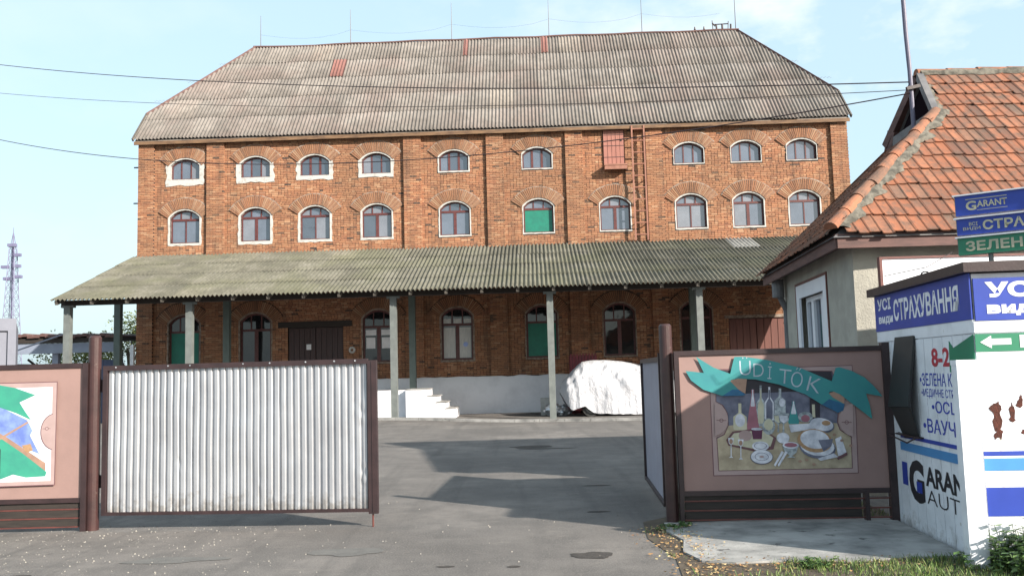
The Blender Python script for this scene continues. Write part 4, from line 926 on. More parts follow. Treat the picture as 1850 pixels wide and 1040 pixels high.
# front
def TF(t, a, b, y, h, bold=.03): text_obj('lettering', t, wletter, K, FF, a, y, h, b - a, off=.0145, bold=bold)
TF('УСІ', .10, .56, 2.085, .125, .05); TF('види', .105, .56, 1.94, .088, .045)
e = MB(FF); e.box(0.0, KW, 1.66, 1.80, .005, .009); e.build('stripe', sgreen, K)
e = MB(FF); e.prism([(.035, 1.735), (.12, 1.785), (.12, 1.76), (.27, 1.76), (.27, 1.712), (.12, 1.712), (.12, 1.685)], .010, .012); e.box(.335, .42, 1.685, 1.785, .010, .012); e.build('arrow', wletter, K)
for a, b, m_ in ((.85, .884, blue), (.735, .83, lblue), (.387, .607, blue)):
    e = MB(FF); e.box(0.0, KW, a, b, .005, .0085); e.build('stripe', m_, K)
rustm = simple('rust', (.10, .025, .015), (.05, .015, .01), 40, .9, bmp=.8, bscale=90); streak = simple('rust_streak', (.62, .55, .42), (.70, .66, .56), 14, .6, stretch=(1, 1, .1), bmp=0)
rng = random.Random(4); e = MB(FF)
for (cx, cy, rx, ry) in ((.12, 1.22, .045, .045), (.12, 1.12, .033, .09), (.13, 1.02, .03, .04), (.24, 1.19, .022, .065), (.235, 1.13, .022, .02), (.30, 1.25, .03, .028), (.31, 1.28, .012, .035), (.315, 1.03, .018, .02), (.10, 1.0, .015, .02)):
    p = [(cx + rx * (1 + .35 * rng.uniform(-1, 1)) * cos(2*pi*i/16), cy + ry * (1 + .35 * rng.uniform(-1, 1)) * sin(2*pi*i/16)) for i in range(16)]; ly[0] += .00005
    e.prism(p, .004, .0065 + rng.uniform(0, .002))
e.build('rust_spots', rustm, K)
e = MB(FF); e.box(.125, .145, .45, 1.0, .0042, .0048); e.box(.315, .33, .80, 1.0, .0042, .0048); e.box(.235, .245, .95, 1.1, .0042, .0048); e.build('rust_streaks', streak, K)
# white box post standing before the corner
KP = root('white_pillar', 'narrow white sheet-metal pillar with a rusty top seam, hiding part of the kiosk lettering', 'pillar', (3.55, 7.03, 0), -.05)
e = MB(wm(KP)); e.box(-.085, .062, -.02, .08, -.05, 1.56); e.build('box', M['white_paint'], KP)
e = MB(wm(KP)); e.box(-.089, .064, -.024, .084, 1.56, 1.60); e.build('cap', M['white_paint'], KP)
# ring and bracket on the roof
e = MB(Fk); c0 = (.35, 1.3)
e.tube([(.12 + .04 * cos(a * pi / 5), 1.28, 2.40 + .035 * sin(a * pi / 5)) for a in range(6)], .008, 6); e.build('lifting_ring', M['steel_frame'], K)
# direction boards above the roof
SG = root('sign_post', 'thin grey post on the kiosk roof carrying three stacked direction boards', 'sign post', (4.28, 7.9, 2.37), 0)
e = MB(); e.tube([(4.28, 7.9, 2.37), (4.28, 7.9, 2.60)], .022, 8); e.build('pole', M['canopy_post'], SG)
e = MB(); e.tube([(3.30 + .72, 8.05, 2.58), (3.7, 7.9, 2.43), (3.3 + .1, 7.75 + .35, 2.38)], .004, 5); e.build('guy_wire', M['steel_frame'], SG)
sdv = Vector((cos(.62), -sin(.62), 0)); SGo = Vector((3.93, 8.1, 0)) + sdv * .15
for (z0, z1, mt, tx) in ((2.897, 3.075, blue, 'G'), (2.72, 2.866, blue, 'S'), (2.54, 2.692, sgreen, 'Z')):
    F = frame(tuple(SGo), sdv); e = MB(F); e.box(0, 2.6, z0, z1, -.10, 0); bo = e.build('sign_board', mt, SG)
    e = MB(F); e.box(-.02, 2.62, z1, z1 + .012, -.12, .02); e.build('edge_strip', M['white_paint'], bo)
    e = MB(F); e.box(-.004, 0.0, z0, z1, -.10, 0.0); e.build('end_plate', M['canopy_post'], bo)
    h = z1 - z0; gold = simple('khaki_letter', (.50, .47, .34), None, 5, .5, bmp=0) if 'khaki_letter' not in bpy.data.materials else bpy.data.materials['khaki_letter']
    if tx == 'G':
        text_obj('lettering', 'G', gold, bo, F, .085, z0 + .040, .085, .085, off=.003, bold=.03); text_obj('lettering', 'ARANT', gold, bo, F, .175, z0 + .062, .058, .24, off=.003, bold=.02)
        e = MB(F); e.box(.085, .415, z0 + .138, z0 + .144, .002, .004); e.box(.175, .415, z0 + .036, z0 + .040, .002, .004); e.build('logo_line', gold, bo)
        e = MB(F); e.box(.60, .74, z0, z1, .002, .0035); e.build('red_field', simple('red_field', (.55, .03, .05), None, 5, .5, bmp=0), bo)
        e = MB(F); e.prism([(.545, z0 + .06), (.575, z0 + .06), (.575, z0 + .16), (.62, z0 + .16), (.62, z0 + .06), (.65, z0 + .06), (.60, z0 + .01)], .004, .006); e.build('arrow', simple('arrow_cream', (.62, .56, .30), None, 5, .5, bmp=0), bo)
    elif tx == 'S':
        text_obj('lettering', 'ВСІ', gold, bo, F, .10, z0 + .078, .032, .07, off=.003, bold=.01); text_obj('lettering', 'ВИДИ', gold, bo, F, .05, z0 + .036, .032, .14, off=.003, bold=.01); text_obj('lettering', 'СТРАХУВАННЯ', gold, bo, F, .21, z0 + .03, .088, .90, off=.003, bold=.03)
    else: text_obj('lettering', 'ЗЕЛЕНА КАРТА', gold, bo, F, .06, z0 + .03, .09, 1.06, off=.003, bold=.03)

# ------------------------------------------------------------------ tiled house on the right
H = root('tiled_house', 'rendered cottage with an orange clay-tiled hipped roof and small gablet, behind the kiosk', 'house', (4.22, 10.95, 0), 0)
EZh = 3.16; EC = Vector((3.87, 10.6, EZh)); FE = Vector((4.34, 15.5, EZh)); XR = 13.0
HT = Vector((6.19, 12.56, 5.12)); RE = Vector((6.42, 13.5, 5.99)); HB = Vector((6.28, 14.3, 5.12)); RR = Vector((XR, 13.5, 5.99)); ER = Vector((XR, 10.6, EZh)); ERb = Vector((XR, 15.5, EZh))
wc = Vector((4.22, 10.95, 0)); wl = Vector((4.62, 15.2, 0))
e = MB(); wins = [(.0)]
lw = (wl - wc); lwl = lw.length; FW = frame(tuple(wl), -lw)   # left wall frame: x from far end to the near corner
# left wall with a window opening (u measured from the near corner)
wu0, wu1, wz0, wz1 = 1.32, 3.15, 1.35, 2.80
e.M = FW
X_ = lambda u: lwl - u
for a, b, c, d in ((0, X_(wu1), 0, 3.1), (X_(wu0), lwl, 0, 3.1), (X_(wu1), X_(wu0), 0, wz0), (X_(wu1), X_(wu0), wz1, 3.1)): e.box(a, b, c, d, -.3, 0)
e.M = Matrix(); e.box(4.22 + .01, XR - .3, 10.95, 11.25, 0, 3.1); e.box(XR - .6, XR - .3, 11.25, 15.2, 0, 3.1); e.box(4.7, XR - .6, 14.9, 15.2, 0, 3.1)
e.build('wall', M['render'], H)
pvc = simple('white_pvc', (.78, .79, .83), (.72, .73, .78), 4, .4, bmp=0)
e = MB(FW); ring(e, [(0, 0)] * 0, [], 0, 0) if False else None
def rect(x0, x1, y0, y1): return [(x0, y0), (x1, y0), (x1, y1), (x0, y1)]
def fringe(mb, a, b, y0, y1, w, d0, d1):
    mb.box(a, b, y0, y0 + w, d0, d1); mb.box(a, b, y1 - w, y1, d0, d1); mb.box(a, a + w, y0 + w, y1 - w, d0, d1); mb.box(b - w, b, y0 + w, y1 - w, d0, d1)
wf = MB(FW); fringe(wf, X_(wu1) - .02, X_(wu0) + .02, wz0 - .02, wz1 + .02, .20, -.02, .014); wo = wf.build('window', pvc, H)
e = MB(FW); fringe(e, X_(wu1) - .06, X_(wu0) + .06, wz0 - .06, wz1 + .06, .04, 0, .018); e.build('brown_edge', M['rust_paint'], wo)
e = MB(FW); fringe(e, X_(wu1) + .18, X_(wu0) - .18, wz0 + .18, wz1 - .18, .07, -.16, -.09); m0 = (X_(wu1) + X_(wu0)) / 2
for t in (-.33, .25): e.box(m0 + t - .07, m0 + t + .07, wz0 + .25, wz1 - .25, -.16, -.09)
e.build('sash', pvc, wo)
e = MB(FW); e.box(X_(wu1) + .2, X_(wu0) - .2, wz0 + .2, wz1 - .2, -.14, -.13); e.build('pane', M['glass'], wo)
WBD = root('white_board', 'long white board with a thin brown edge standing between the kiosk and the cottage', 'board', (4.11, 9.9, 0), 0)
e = MB(); e.box(4.13, 8.5, 9.88, 9.93, 1.2, 2.74); e.build('sheet', pvc, WBD)
e = MB(); e.box(4.10, 8.5, 9.865, 9.935, 2.74, 2.765); e.box(4.10, 4.13, 9.865, 9.935, 1.2, 2.74); e.build('brown_edge', M['rust_paint'], WBD)
for x in (4.3, 6.3, 8.3):
    e = MB(); e.box(x - .03, x + .03, 9.935, 9.985, 0, 2.6); e.build('leg', M['steel_frame'], WBD)
# fascia and soffit
e = MB()
e.beam(EC + Vector((.06, .05, -.10)), ER + Vector((0, .05, -.10)), .04, .17); e.beam(EC + Vector((.06, .05, -.10)), FE + Vector((.06, -.03, -.10)), .04, .17); e.build('fascia', M['old_wood'], H)
e = MB(); e.add([(4.0, 10.7, 3.06), (XR, 10.7, 3.06), (XR, 11.0, 3.08), (4.25, 11.0, 3.08), (4.45, 15.4, 3.06), (4.75, 15.3, 3.08)], [(3, 2, 1, 0), (0, 4, 5, 3)]); e.build('soffit', M['old_wood'], H)
# roof deck
e = MB(); dz = Vector((0, 0, -.06))
pts_ = [p + dz for p in (EC, ER, RR, RE, HT, FE, HB, ERb)]
e.add(pts_, [(0, 1, 2, 3, 4), (0, 4, 6, 5), (5, 6, 3, 2, 7)])
rfh = e.build('roof', M['grey_wood'], H)
# gablet: a near-black sheet paints the shade of its open inside
e = MB(); e.add([HT + Vector((.03, 0, -.1)), HB + Vector((.03, 0, -.1)), RE + Vector((.06, 0, -.03))], [(0, 1, 2)]); e.build('gablet_shade_sheet', M['shade_black'], rfh)
e = MB(); e.beam(HT + Vector((-.03, -.02, 0)), RE + Vector((-.02, -.04, .0)), .09, .13); e.build('gablet_board', M['grey_wood'], rfh)
e = MB(); e.beam(HB + Vector((-.06, .1, 0)), RE + Vector((-.02, .04, .0)), .09, .13); e.beam(HB + Vector((-.05, .12, -.3)), HB + Vector((-.02, -.1, .2)), .08, .2); e.build('gablet_board', M['old_wood'], rfh)
e = MB(); e.beam(HT + Vector((-.02, .02, .02)), HB + Vector((-.02, -.02, .02)), .05, .14); e.build('gablet_board', M['grey_wood'], rfh)
# tiles
def tile_mesh(w, l):
    e = MB(); t = .014
    prof = [(0, .012), (.06 * w, .016), (.14 * w, .007), (.5 * w, .005), (.84 * w, .007), (.92 * w, .016), (w, .020), (1.05 * w, .014)]
    n = len(prof); v = [(x, 0, z) for x, z in prof] + [(x, l, z) for x, z in prof] + [(x, 0, z - t) for x, z in prof]
    f = [(i, i + 1, n + i + 1, n + i) for i in range(n - 1)] + [(2*n + i, 2*n + i + 1, i + 1, i) for i in range(n - 1)]
    e.add(v, f); me = bpy.data.meshes.new('roof_tile'); me.from_pydata([tuple(p) for p in e.v], [], e.f); me.materials.append(M['tile']); return me
TW = .140; rows_n = 12
def lay_tiles(o, xd, ydv, left, right, ymax, parent, seed):
    """o eave origin, xd unit along the eave, ydv unit up the slope"""
    rng = random.Random(seed); F = Matrix.Identity(4); nrm = xd.cross(ydv).normalized()
    F = Matrix(((xd.x, ydv.x, nrm.x, o.x), (xd.y, ydv.y, nrm.y, o.y), (xd.z, ydv.z, nrm.z, o.z), (0, 0, 0, 1)))
    rl = ymax / rows_n; me = tile_mesh(TW, rl + .07); cnt = 0; inside = []
    for r in range(rows_n):
        y = r * rl; a, b = left(y + .1), right(y + .1); off = rng.uniform(-.02, .02); x = a - (a % TW) - TW * 0 + off; sag = .012 * sin(r * 1.3)
        while x < b - .03:
            if x > a - TW * .45:
                T = F @ Matrix.Translation((x, y - .045 + (rng.uniform(-.05, .0) if rng.random() < .05 else rng.uniform(-.014, .014)) + .02 * noise.noise(Vector((x * 1.2, r * 3.3, seed))), .028 + rng.uniform(0, .007))) @ Matrix.Rotation(-.055 - rng.uniform(0, .02), 4, 'X') @ Matrix.Rotation(rng.uniform(-.02, .02), 4, 'Z')
                inside.append((T, x))
            x += TW
    return me, inside
sv = (HT - EC); ul = Vector((0, 1, 1)).normalized(); ymaxF = (RE - Vector((RE.x, 10.6, EZh))).length
def leftF(y):
    yh = (HT - Vector((HT.x, 10.6, EZh))).length
    if y < yh: return (HT.x - EC.x) * y / yh
    return (HT.x - EC.x) + (RE.x - HT.x) * (y - yh) / (ymaxF - yh) + .04
me_t, lst = lay_tiles(EC, Vector((1, 0, 0)), ul, leftF, lambda y: XR - EC.x, ymaxF, rfh, 5)
far = MB()
for T, x in lst:
    if x < (lambda yy: 2.45 + .42 * (yy))((T.translation.y - 10.6)): link('roof_tile', me_t, rfh, T)
    else:
        b = len(far.v); far.v += [T @ v.co for v in me_t.vertices]; far.f += [tuple(b + i for i in p.vertices) for p in me_t.polygons]; far.m += [0] * len(me_t.polygons)
# left slope tiles: seen edge-on
ld = (FE - EC).normalized(); nrm_l = (FE - EC).cross(HT - EC).normalized(); upl = nrm_l.cross(ld).normalized()
if upl.z < 0: upl = -upl
ymaxL = (HT - EC).dot(upl); oL = FE; xdL = -ld
hipN = (HT - FE).dot(xdL); LL = (FE - EC).length; hipF = (HB - FE).dot(xdL)
me_l, lst2 = lay_tiles(FE, xdL, upl, lambda y: hipF * y / ymaxL, lambda y: LL + (hipN - LL) * y / ymaxL - .05, ymaxL, rfh, 8)
for T, x in lst2:
    b = len(far.v); far.v += [T @ v.co for v in me_l.vertices]; far.f += [tuple(b + i for i in p.vertices) for p in me_l.polygons]; far.m += [0] * len(me_l.polygons)
tag(far.build('tile_courses', M['tile_many'], rfh), kind='stuff')
e = MB(); q = Vector((0, 0, .03)); e.add([p + q for p in (FE, ERb, RR, RE, HB)], [(0, 4, 3, 2, 1)]); e.build('back_slope', M['tile'], rfh)
# hip and ridge tiles bedded in mortar
def half_pipe(a, b, r, nseg=8, drop=.0):
    e = MB(); a = Vector(a); b = Vector(b); d = (b - a).normalized(); s = d.cross(Vector((0, 0, 1))).normalized(); u = s.cross(d); v = []
    for p, rr in ((a, r * 1.08), (b, r * .92)): v += [p + s * rr * cos(pi * i / nseg) + u * (rr * sin(pi * i / nseg) - drop) for i in range(nseg + 1)]
    e.add(v, [(i, i + 1, nseg + 2 + i, nseg + 1 + i) for i in range(nseg)] + [tuple(range(nseg + 1))]); return e
rng = random.Random(11)
nh = 9
for i in range(nh):
    a = EC.lerp(HT, i / nh); b = EC.lerp(HT, (i + 1.06) / nh); o_ = Vector((rng.uniform(-.012, .012) - .02, rng.uniform(-.01, .01), .03 + rng.uniform(0, .015)))
    half_pipe(a + o_, b + o_, .085).build('hip_tile', M['tile'], rfh)
nr = 14
for i in range(nr):
    a = RE.lerp(RR, i / nr) + Vector((-.06, 0, 0)); b = RE.lerp(RR, (i + 1.04) / nr) + Vector((-.06, 0, 0)); o_ = Vector((0, -.01, .02 + rng.uniform(0, .02)))
    half_pipe(a + o_, b + o_, .085).build('ridge_tile', M['tile'], rfh)
def mortar_bed(p, q, side, w, seed, th=.03):
    n = 60; v = []; d = (q - p).normalized()
    for i in range(n + 1):
        c = p.lerp(q, i / n); ww = w * (1 + 1.1 * noise.noise(Vector((i * .28, seed, 0))) + .3 * noise.noise(Vector((i * .8, seed, 3)))); nn2 = Vector((0, -.7, .7))
        for k_ in range(5):
            t = k_ / 4; h_ = th * (1 - t ** 3) + .022 * noise.noise(Vector((i * .5, k_ * .9, seed)))
            v.append(c + side * ww * t + nn2 * h_)
    e = MB(); e.add(v, [(i*5+j, i*5+j+1, (i+1)*5+j+1, (i+1)*5+j) for i in range(n) for j in range(4)]); return e
side = Vector((1, 0, 0)); mortar_bed(EC + Vector((.04, 0, .05)), HT + Vector((.04, 0, .05)), side, .17, 2, .04).build('mortar_bed', M['roof_mortar'], rfh, smooth=True)
mortar_bed(RE + Vector((-.02, -.06, .05)), RR + Vector((0, -.06, .05)), Vector((0, -.7, -.7)), .10, 6, .04).build('mortar_bed', M['roof_mortar'], rfh, smooth=True)
mortar_bed(HT + Vector((0, 0, .03)), RE + Vector((0, 0, .03)), side, .10, 9, .05).build('mortar_bed', M['roof_mortar'], rfh, smooth=True)
# downpipe under the far eave, small corrugated lean-to behind
e = MB(); e.tube([(4.46, 14.9, 3.02), (4.46, 14.9, 2.72)], .10, 12); e.tube([(4.46, 14.9, 2.8), (4.60, 14.95, 2.5), (4.58, 14.95, 0)], .05, 10); e.build('downpipe', M['grey_wood'], H)
SH = root('lean_to_roof', 'grey corrugated lean-to roof sloping down behind the cottage', 'lean-to', (9.0, 33.0, 0), -TH)
e = MB(BM)
e.beam((9.95, -3.8, 2.3), (9.95, -3.8, 3.9), .08, .08); e.build('prop', M['wood_dark'], SH)
vv, ff = corr_sheet(0, 3.2, lambda x: 0, lambda x: 2.3, .15, .025, BM @ frame((9.7, -3.9, 3.05), (.10, .2, 0), (.45, 0, .95)), 6)
mb = MB(); mb.v = vv; mb.f = ff; mb.m = [0] * len(ff); mb.build('roof_sheet', M['canopy_post'], SH, smooth=True)

# service mast with the wires
MS = root('service_mast', 'thin grey pipe mast rising from the cottage gablet, carrying the wires', 'mast', (6.06, 12.95, 5.0), 0)
e = MB(); e.tube([(6.02, 12.95, 4.95), (6.02, 12.95, 5.9), (6.0, 12.95, 6.5), (5.98, 12.95, 9.2)], .032, 10); e.build('pipe', simple('grey_purple_pipe', (.13, .12, .17), (.09, .085, .13), 4, .5), MS)
e = MB(); e.beam((5.93, 12.9, 5.62), (6.13, 12.9, 5.66), .05, .05); e.build('bracket', M['steel_frame'], MS)
def wire(a, b, sag, r, lab, n=40):
    a = Vector(a); b = Vector(b); e = MB()
    p = [a.lerp(b, i / n) + Vector((0, 0, -sag * 4 * (i / n) * (1 - i / n))) for i in range(n + 1)]
    e.tube(p, r, 5); o = e.build('overhead_wire', M['steel_frame']); tag(o, lab, 'wire', 'overhead wires running to the mast on the cottage')
WIRES = [((-15.1, 25.0, 10.9), (5.98, 12.9, 5.72), .35, .010, 'topmost overhead wire crossing the main roof'),
         ((-15.1, 25.0, 10.05), (5.98, 12.9, 5.60), .35, .006, 'thinner middle overhead wire crossing the main roof'),
         ((-15.1, 25.0, 8.75), (5.98, 12.9, 5.55), .95, .010, 'lowest overhead wire, sagging across the upper windows')]
for w in WIRES: wire(*w)

# ------------------------------------------------------------------ left background
CN = root('grey_container', 'pale grey metal container behind the painted panel at the left edge', 'container', (-8.93, 16.0, 0), -atan2(8.93, 16.0) + 0)
cm = simple('pale_grey_metal', (.165, .17, .21), (.14, .145, .18), 3, .5, bmp=.05); FCn = wm(CN) @ frame((0, 0, 0), (1, 0, 0))
FCn = frame((-8.93, 16.0, 0), (16.0, 8.6, 0))
e = MB(FCn); e.box(-2.4, 0, 0, 2.72, -2.3, -.05); e.build('body', cm, CN)
e = MB(FCn); e.box(-2.4, 0, 2.58, 2.80, -.05, .0); e.box(-.13, 0, 0, 2.58, -.05, .0); e.box(-2.4, 0, 0, .15, -.05, .0); e.build('corner_frame', cm, CN)
for i in range(9):
    e = MB(FCn); e.box(-.36 - .24 * i, -.26 - .24 * i, .15, 2.58, -.05, -.015); e.build('rib', cm, CN)
SHD = root('open_shed', 'low open shed with a wavy red-brown roof edge, left of the warehouse', 'shed', (-19.5, 36.0, 0), 0)
pb = simple('pale_blue_paint', (.22, .25, .32), (.18, .20, .26), 3, .6, bmp=.05); db = simple('slate_blue_sheet', (.07, .09, .17), (.05, .065, .13), 3, .5, stretch=(6, 6, .5), bmp=.05)
e = MB(); e.box(-22.2, -15.9, 35.96, 36.08, 2.85, 3.25); e.build('beam', pb, SHD)
e = MB(); e.box(-22.2, -15.9, 35.9, 35.96, 3.28, 3.46); e.box(-22.2, -15.9, 35.96, 40, 3.44, 3.46); e.build('ceiling', M['wood_dark'], SHD)
for i in range(27):
    x = -22.3 + i * .24; e = MB(); half_pipe((x, 35.8, 3.55 + .04 * sin(i * 1.9)-.004*i), (x, 41, 3.62), .12, 6).build('ridge_tile', M['old_wood'], SHD)
for x in (-22.0, -18.55, -16.0):
    e = MB(); e.box(x - .12, x + .12, 36.1, 36.3, 0, 2.85); e.build('post', pb, SHD)
for i in range(8):
    e = MB(); x = -17.2 + i * .16; e.box(x, x + .15, 36.4, 36.44, 0, 2.55); e.build('board', db, SHD)
for z in (2.15, 2.5): e = MB(); e.beam((-22, 38.5, z), (-18.7, 38.5, z - .1), .05, .08); e.build('rail', pb, SHD)
for i in range(3): e = MB(); e.beam((-22 + i * 1.1, 38.4, 2.7), (-21 + i * 1.1, 38.4, 1.9), .05, .09); e.build('brace', M['wood_dark'], SHD)
RC = root('dark_red_bin', 'dark red box standing under the open shed, behind the painted panel', 'bin', (-17.2, 31.0, 0), 0)
e = MB(); e.box(-17.9, -15.95, 31.0, 32.0, 0, 2.1); e.build('body', simple('dark_maroon', (.06, .02, .022), (.04, .015, .015), 4, .5), RC)
e = MB(); e.box(-16.15, -15.9, 30.97, 31.0, 0, 2.1); e.build('corner_strip', M['door_light'], RC)
e = MB(); e.tube([(-18.8, 33, 2.75), (-16.5, 33, 3.5)], .03, 6); tag(e.build('leaning_pole', pb), 'thin pale pole slanting across the open shed front', 'pole')
LW = MB(); LW.box(-26, -15.6, 44, 44.3, 0, 1.75); tag(LW.build('low_wall', M['concrete']), 'low pale wall seen through the open shed', 'wall')
# lattice mast
TWR = root('lattice_tower', 'tall thin steel lattice tower with antennas far away at the left edge', 'tower', (-84.6, 150, 0), 0)
tp = simple('tower_grey_violet', (.17, .16, .26), (.13, .125, .21), 3, .6)
e = MB(); zs_ = [0, 4, 8, 12, 15, 18, 20.5, 23, 25.5]; wf_ = lambda z: 1.45 - 1.05 * z / 25.5
def cr(z): w_ = wf_(z); return [Vector((-84.6 + sx * w_, 150 + sy * w_, z)) for sx, sy in ((-1, -1), (1, -1), (1, 1), (-1, 1))]
for z0, z1 in zip(zs_, zs_[1:]):
    a, b = cr(z0), cr(z1)
    for i in range(4):
        j = (i + 1) % 4; e.beam(a[i], b[i], .10, .10)
        for k_ in range(2):
            p0, p1, q0, q1 = a[i].lerp(b[i], k_ / 2), a[j].lerp(b[j], k_ / 2), a[i].lerp(b[i], (k_ + 1) / 2), a[j].lerp(b[j], (k_ + 1) / 2); e.beam(p0, q1, .04, .04); e.beam(p1, q0, .04, .04); e.beam(q0, q1, .04, .04)
e.build('lattice', tp, TWR)
e = MB(); e.tube([(-84.6, 150, 12), (-84.6, 150, 25)], .15, 6); e.build('cable_core', tp, TWR)
e = MB(); e.tube([(-84.6, 150, 25.5), (-84.6, 150, 28.4)], .12, 6, r2=.04); e.beam((-85, 150, 25.5), (-84.6, 150, 27.6), .08, .08); e.beam((-84.2, 150, 25.5), (-84.6, 150, 27.6), .08, .08); e.build('spike', tp, TWR)
for (x, z, w_) in ((-84.6, 25.3, .7), (-83.6, 23.6, .5), (-85.7, 21.6, .6), (-83.5, 21.7, .4), (-83.4, 19.9, .55), (-85.4, 19.6, .5)):
    e = MB(); e.box(x - w_, x + w_, 149.4, 150, z - .25, z + .25); e.build('antenna', tp, TWR)

# ------------------------------------------------------------------ plants
def leafm(name, a, b, c):
    m, n, bb = nodes(name); g = n.nodes.new('ShaderNodeNewGeometry').outputs['Random Per Island']
    n.links.new(ramp(n, g, [(0, a), (.55, b), (1, c)]), bb.inputs['Base Color']); bb.inputs['Roughness'].default_value = .6
    try: bb.inputs['Subsurface Weight'].default_value = 0
    except Exception: pass
    return m
lf = leafm('tree_leaf', (.05, .07, .02), (.10, .13, .03), (.20, .20, .05)); bark = simple('bark', (.09, .07, .05), None, 6, .9)
def tree(x, y, h, r, lab, seed):
    rng = random.Random(seed); T = root('broadleaf_tree', lab, 'tree', (x, y, 0), 0, 'trees beyond the shed')
    e = MB(); e.tube([(x, y, 0), (x + .1, y, h * .3), (x - .1, y, h * .6)], .2, 8, r2=.09)
    for i in range(6):
        a = rng.uniform(0, 2 * pi); e.tube([(x, y, h * .35), (x + r * .6 * cos(a), y + r * .6 * sin(a), h * rng.uniform(.6, .85))], .07, 5, r2=.02)
    e.build('trunk', bark, T)
    e = MB(); cl = [(rng.uniform(-1, 1) * r * .7, rng.uniform(-1, 1) * r * .7, h * rng.uniform(.40, .88), r * rng.uniform(.25, .5)) for _ in range(16)]
    for cx, cy, cz, cr_ in cl:
        for _ in range(230):
            d = Vector((rng.gauss(0, 1), rng.gauss(0, 1), rng.gauss(0, 1))).normalized() * cr_ * rng.uniform(.55, 1.05); p = Vector((x + cx, y + cy, cz)) + d
            s = rng.uniform(.05, .12); a = Vector((rng.gauss(0, 1), rng.gauss(0, 1), rng.gauss(0, 1))).normalized() * s; b = a.cross(Vector((rng.gauss(0, 1), rng.gauss(0, 1), rng.gauss(0, 1)))).normalized() * s * .6
            e.add([p - a, p + b, p + a, p - b], [(0, 1, 2, 3)])
    e.build('crown', lf, T)
tree(-25.0, 58, 6.4, 2.6, 'olive-green tree top peeping over the shed roof beside the warehouse corner', 2)
tree(-28.5, 58, 4.6, 2.6, 'low bushy tree seen through the open shed behind the grey canopy post', 3)
# grass, leaves and nettles bottom right
gm = leafm('grass_blade', (.045, .09, .015), (.09, .16, .03), (.24, .24, .08)); rng = random.Random(21); e = MB()
def inreg(x, y):
    if 1.62 < x < 3.75 and 7.42 < y < 9.4: return False
    return True
cnt = 0
while cnt < 15000:
    t = rng.random()
    if t < .80: x, y = rng.uniform(1.9, 5.2), rng.uniform(6.2, 7.42)
    elif t < .90: x, y = rng.uniform(1.22, 1.9), rng.uniform(6.2, 9.2)
    else: x, y = rng.uniform(1.75, 3.9), rng.uniform(9.4, 10.4)
    if not inreg(x, y): continue
    dens = noise.noise(Vector((x * 1.7, y * 1.7, 0))) + (.25 if x > 2.3 else -.12) + (.1 if y > 9.35 else 0)
    if dens < rng.uniform(-.25, .35): cnt += 1; continue
    cnt += 1
    h_ = rng.uniform(.02, .065) * (1.2 if x > 3 else 1); w_ = rng.uniform(.002, .004); a = rng.uniform(0, 2 * pi); lx, ly_ = h_ * rng.uniform(-.6, .6), h_ * rng.uniform(-.6, .6)
    e.add([(x - w_ * cos(a), y - w_ * sin(a), 0), (x + w_ * cos(a), y + w_ * sin(a), 0), (x + lx * .5 + w_ * cos(a), y + ly_ * .5 + w_ * sin(a), h_ * .6), (x + lx, y + ly_, h_)], [(0, 1, 2, 3)])
tag(e.build('grass', gm), 'thin grass on the verge in front of the slab', None, None, 'stuff')
lm = leafm('fallen_leaf', (.16, .07, .03), (.34, .20, .08), (.48, .38, .20)); e = MB()
for _ in range(900):
    if rng.random() < .7: x, y = rng.gauss(1.45, .16), rng.uniform(6.3, 9.2)
    else: x, y = rng.uniform(1.5, 3.4), rng.gauss(7.3, .12)
    s = rng.uniform(.008, .022); a = rng.uniform(0, 2 * pi); z = .03 if (1.5 < x < 3.6 and y > 7.42) else .014
    e.add([(x + s * cos(a), y + s * sin(a), z + rng.uniform(0, .01)), (x - .5 * s * sin(a), y + .5 * s * cos(a), z + rng.uniform(0, .012)), (x - s * cos(a), y - s * sin(a), z + rng.uniform(0, .008)), (x + .5 * s * sin(a), y - .5 * s * cos(a), z)], [(0, 1, 2, 3)])
tag(e.build('fallen_leaves', lm), kind='stuff')
gm2 = leafm('gravel_chip', (.07, .065, .06), (.14, .13, .115), (.26, .235, .20)); e = MB()
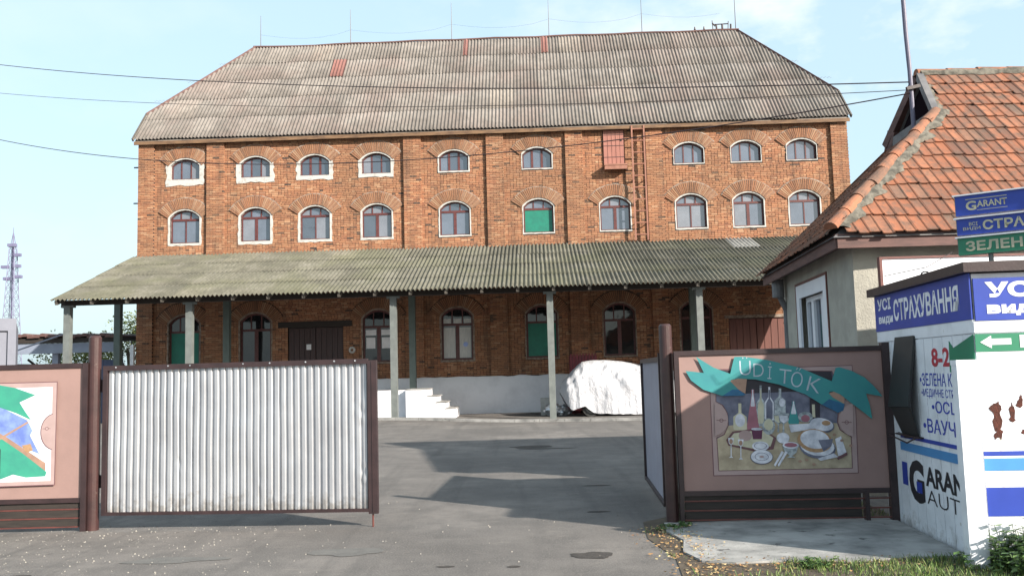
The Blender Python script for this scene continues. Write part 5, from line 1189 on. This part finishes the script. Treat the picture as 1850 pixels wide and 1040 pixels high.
for _ in range(750):
    if rng.random() < .8: x, y = rng.uniform(-5.6, -2.2) + abs(rng.gauss(0, .4)), rng.uniform(6.9, 10.2)
    else: x, y = rng.uniform(-3, 1.4), rng.uniform(6.8, 12)
    if rng.random() > .25 + .75 * smooth01(-2.0, -4.4, x) and rng.random() < .7: continue
    s = rng.uniform(.005, .014); z = .0
    p = [(x + s * rng.uniform(.6, 1) * cos(k_ * 2.1), y + s * rng.uniform(.6, 1) * sin(k_ * 2.1), z) for k_ in range(3)]
    e.add(p + [(x, y, s * .9)], [(0, 1, 3), (1, 2, 3), (2, 0, 3)])
tag(e.build('gravel', gm2), kind='stuff')
nm = leafm('nettle_leaf', (.04, .085, .02), (.075, .14, .035), (.13, .20, .06))
def herb(x0, y0, n, r, hmax, lab, seed, ls=.045):
    rng = random.Random(seed); T = root('nettle_clump', lab, 'weeds', (x0, y0, 0), 0); st = MB(); lv = MB()
    for _ in range(n):
        a = rng.uniform(0, 2 * pi); rr = r * sqrt(rng.random()); x, y = x0 + rr * cos(a), y0 + rr * .6 * sin(a); h_ = hmax * rng.uniform(.5, 1) * (1 - .45 * (rr / r) ** 2); lx, ly_ = rng.gauss(0, .06), rng.gauss(0, .06)
        P0 = Vector((x, y, 0)); P1_ = Vector((x + lx, y + ly_, h_)); st.tube([P0, P1_], .003, 4)
        k_ = 0; t = .2
        while t < 1.02:
            for s_ in (0, pi):
                an = k_ * 1.6 + s_ + rng.uniform(-.4, .4); c = P0.lerp(P1_, t); L2 = ls * rng.uniform(.7, 1.3); d = Vector((cos(an), sin(an), rng.uniform(-.5, .3))).normalized(); sd_ = d.cross(Vector((0, 0, 1))).normalized() * L2 * .36
                lv.add([c, c + d * L2 * .45 + sd_, c + d * L2, c + d * L2 * .45 - sd_, c + d * L2 * .5 + Vector((0, 0, -.006))], [(0, 1, 4), (1, 2, 4), (2, 3, 4), (3, 0, 4)])
            t += .13; k_ += 1
    st.build('stems', nm, T); lv.build('leaves', nm, T)
herb(3.95, 6.85, 150, .52, .40, 'thick clump of green nettles at the foot of the white pillar', 4, .06)
herb(1.66, 9.15, 16, .10, .09, 'small green weed tuft at the foot of the right gate post', 6, .03)
herb(1.48, 9.05, 14, .12, .07, 'low weed tuft on the edge of the drive left of the slab', 7, .03)
herb(2.35, 7.2, 14, .09, .12, 'lone leafy weed at the front edge of the concrete slab', 8, .035)
bpy.context.view_layer.update()
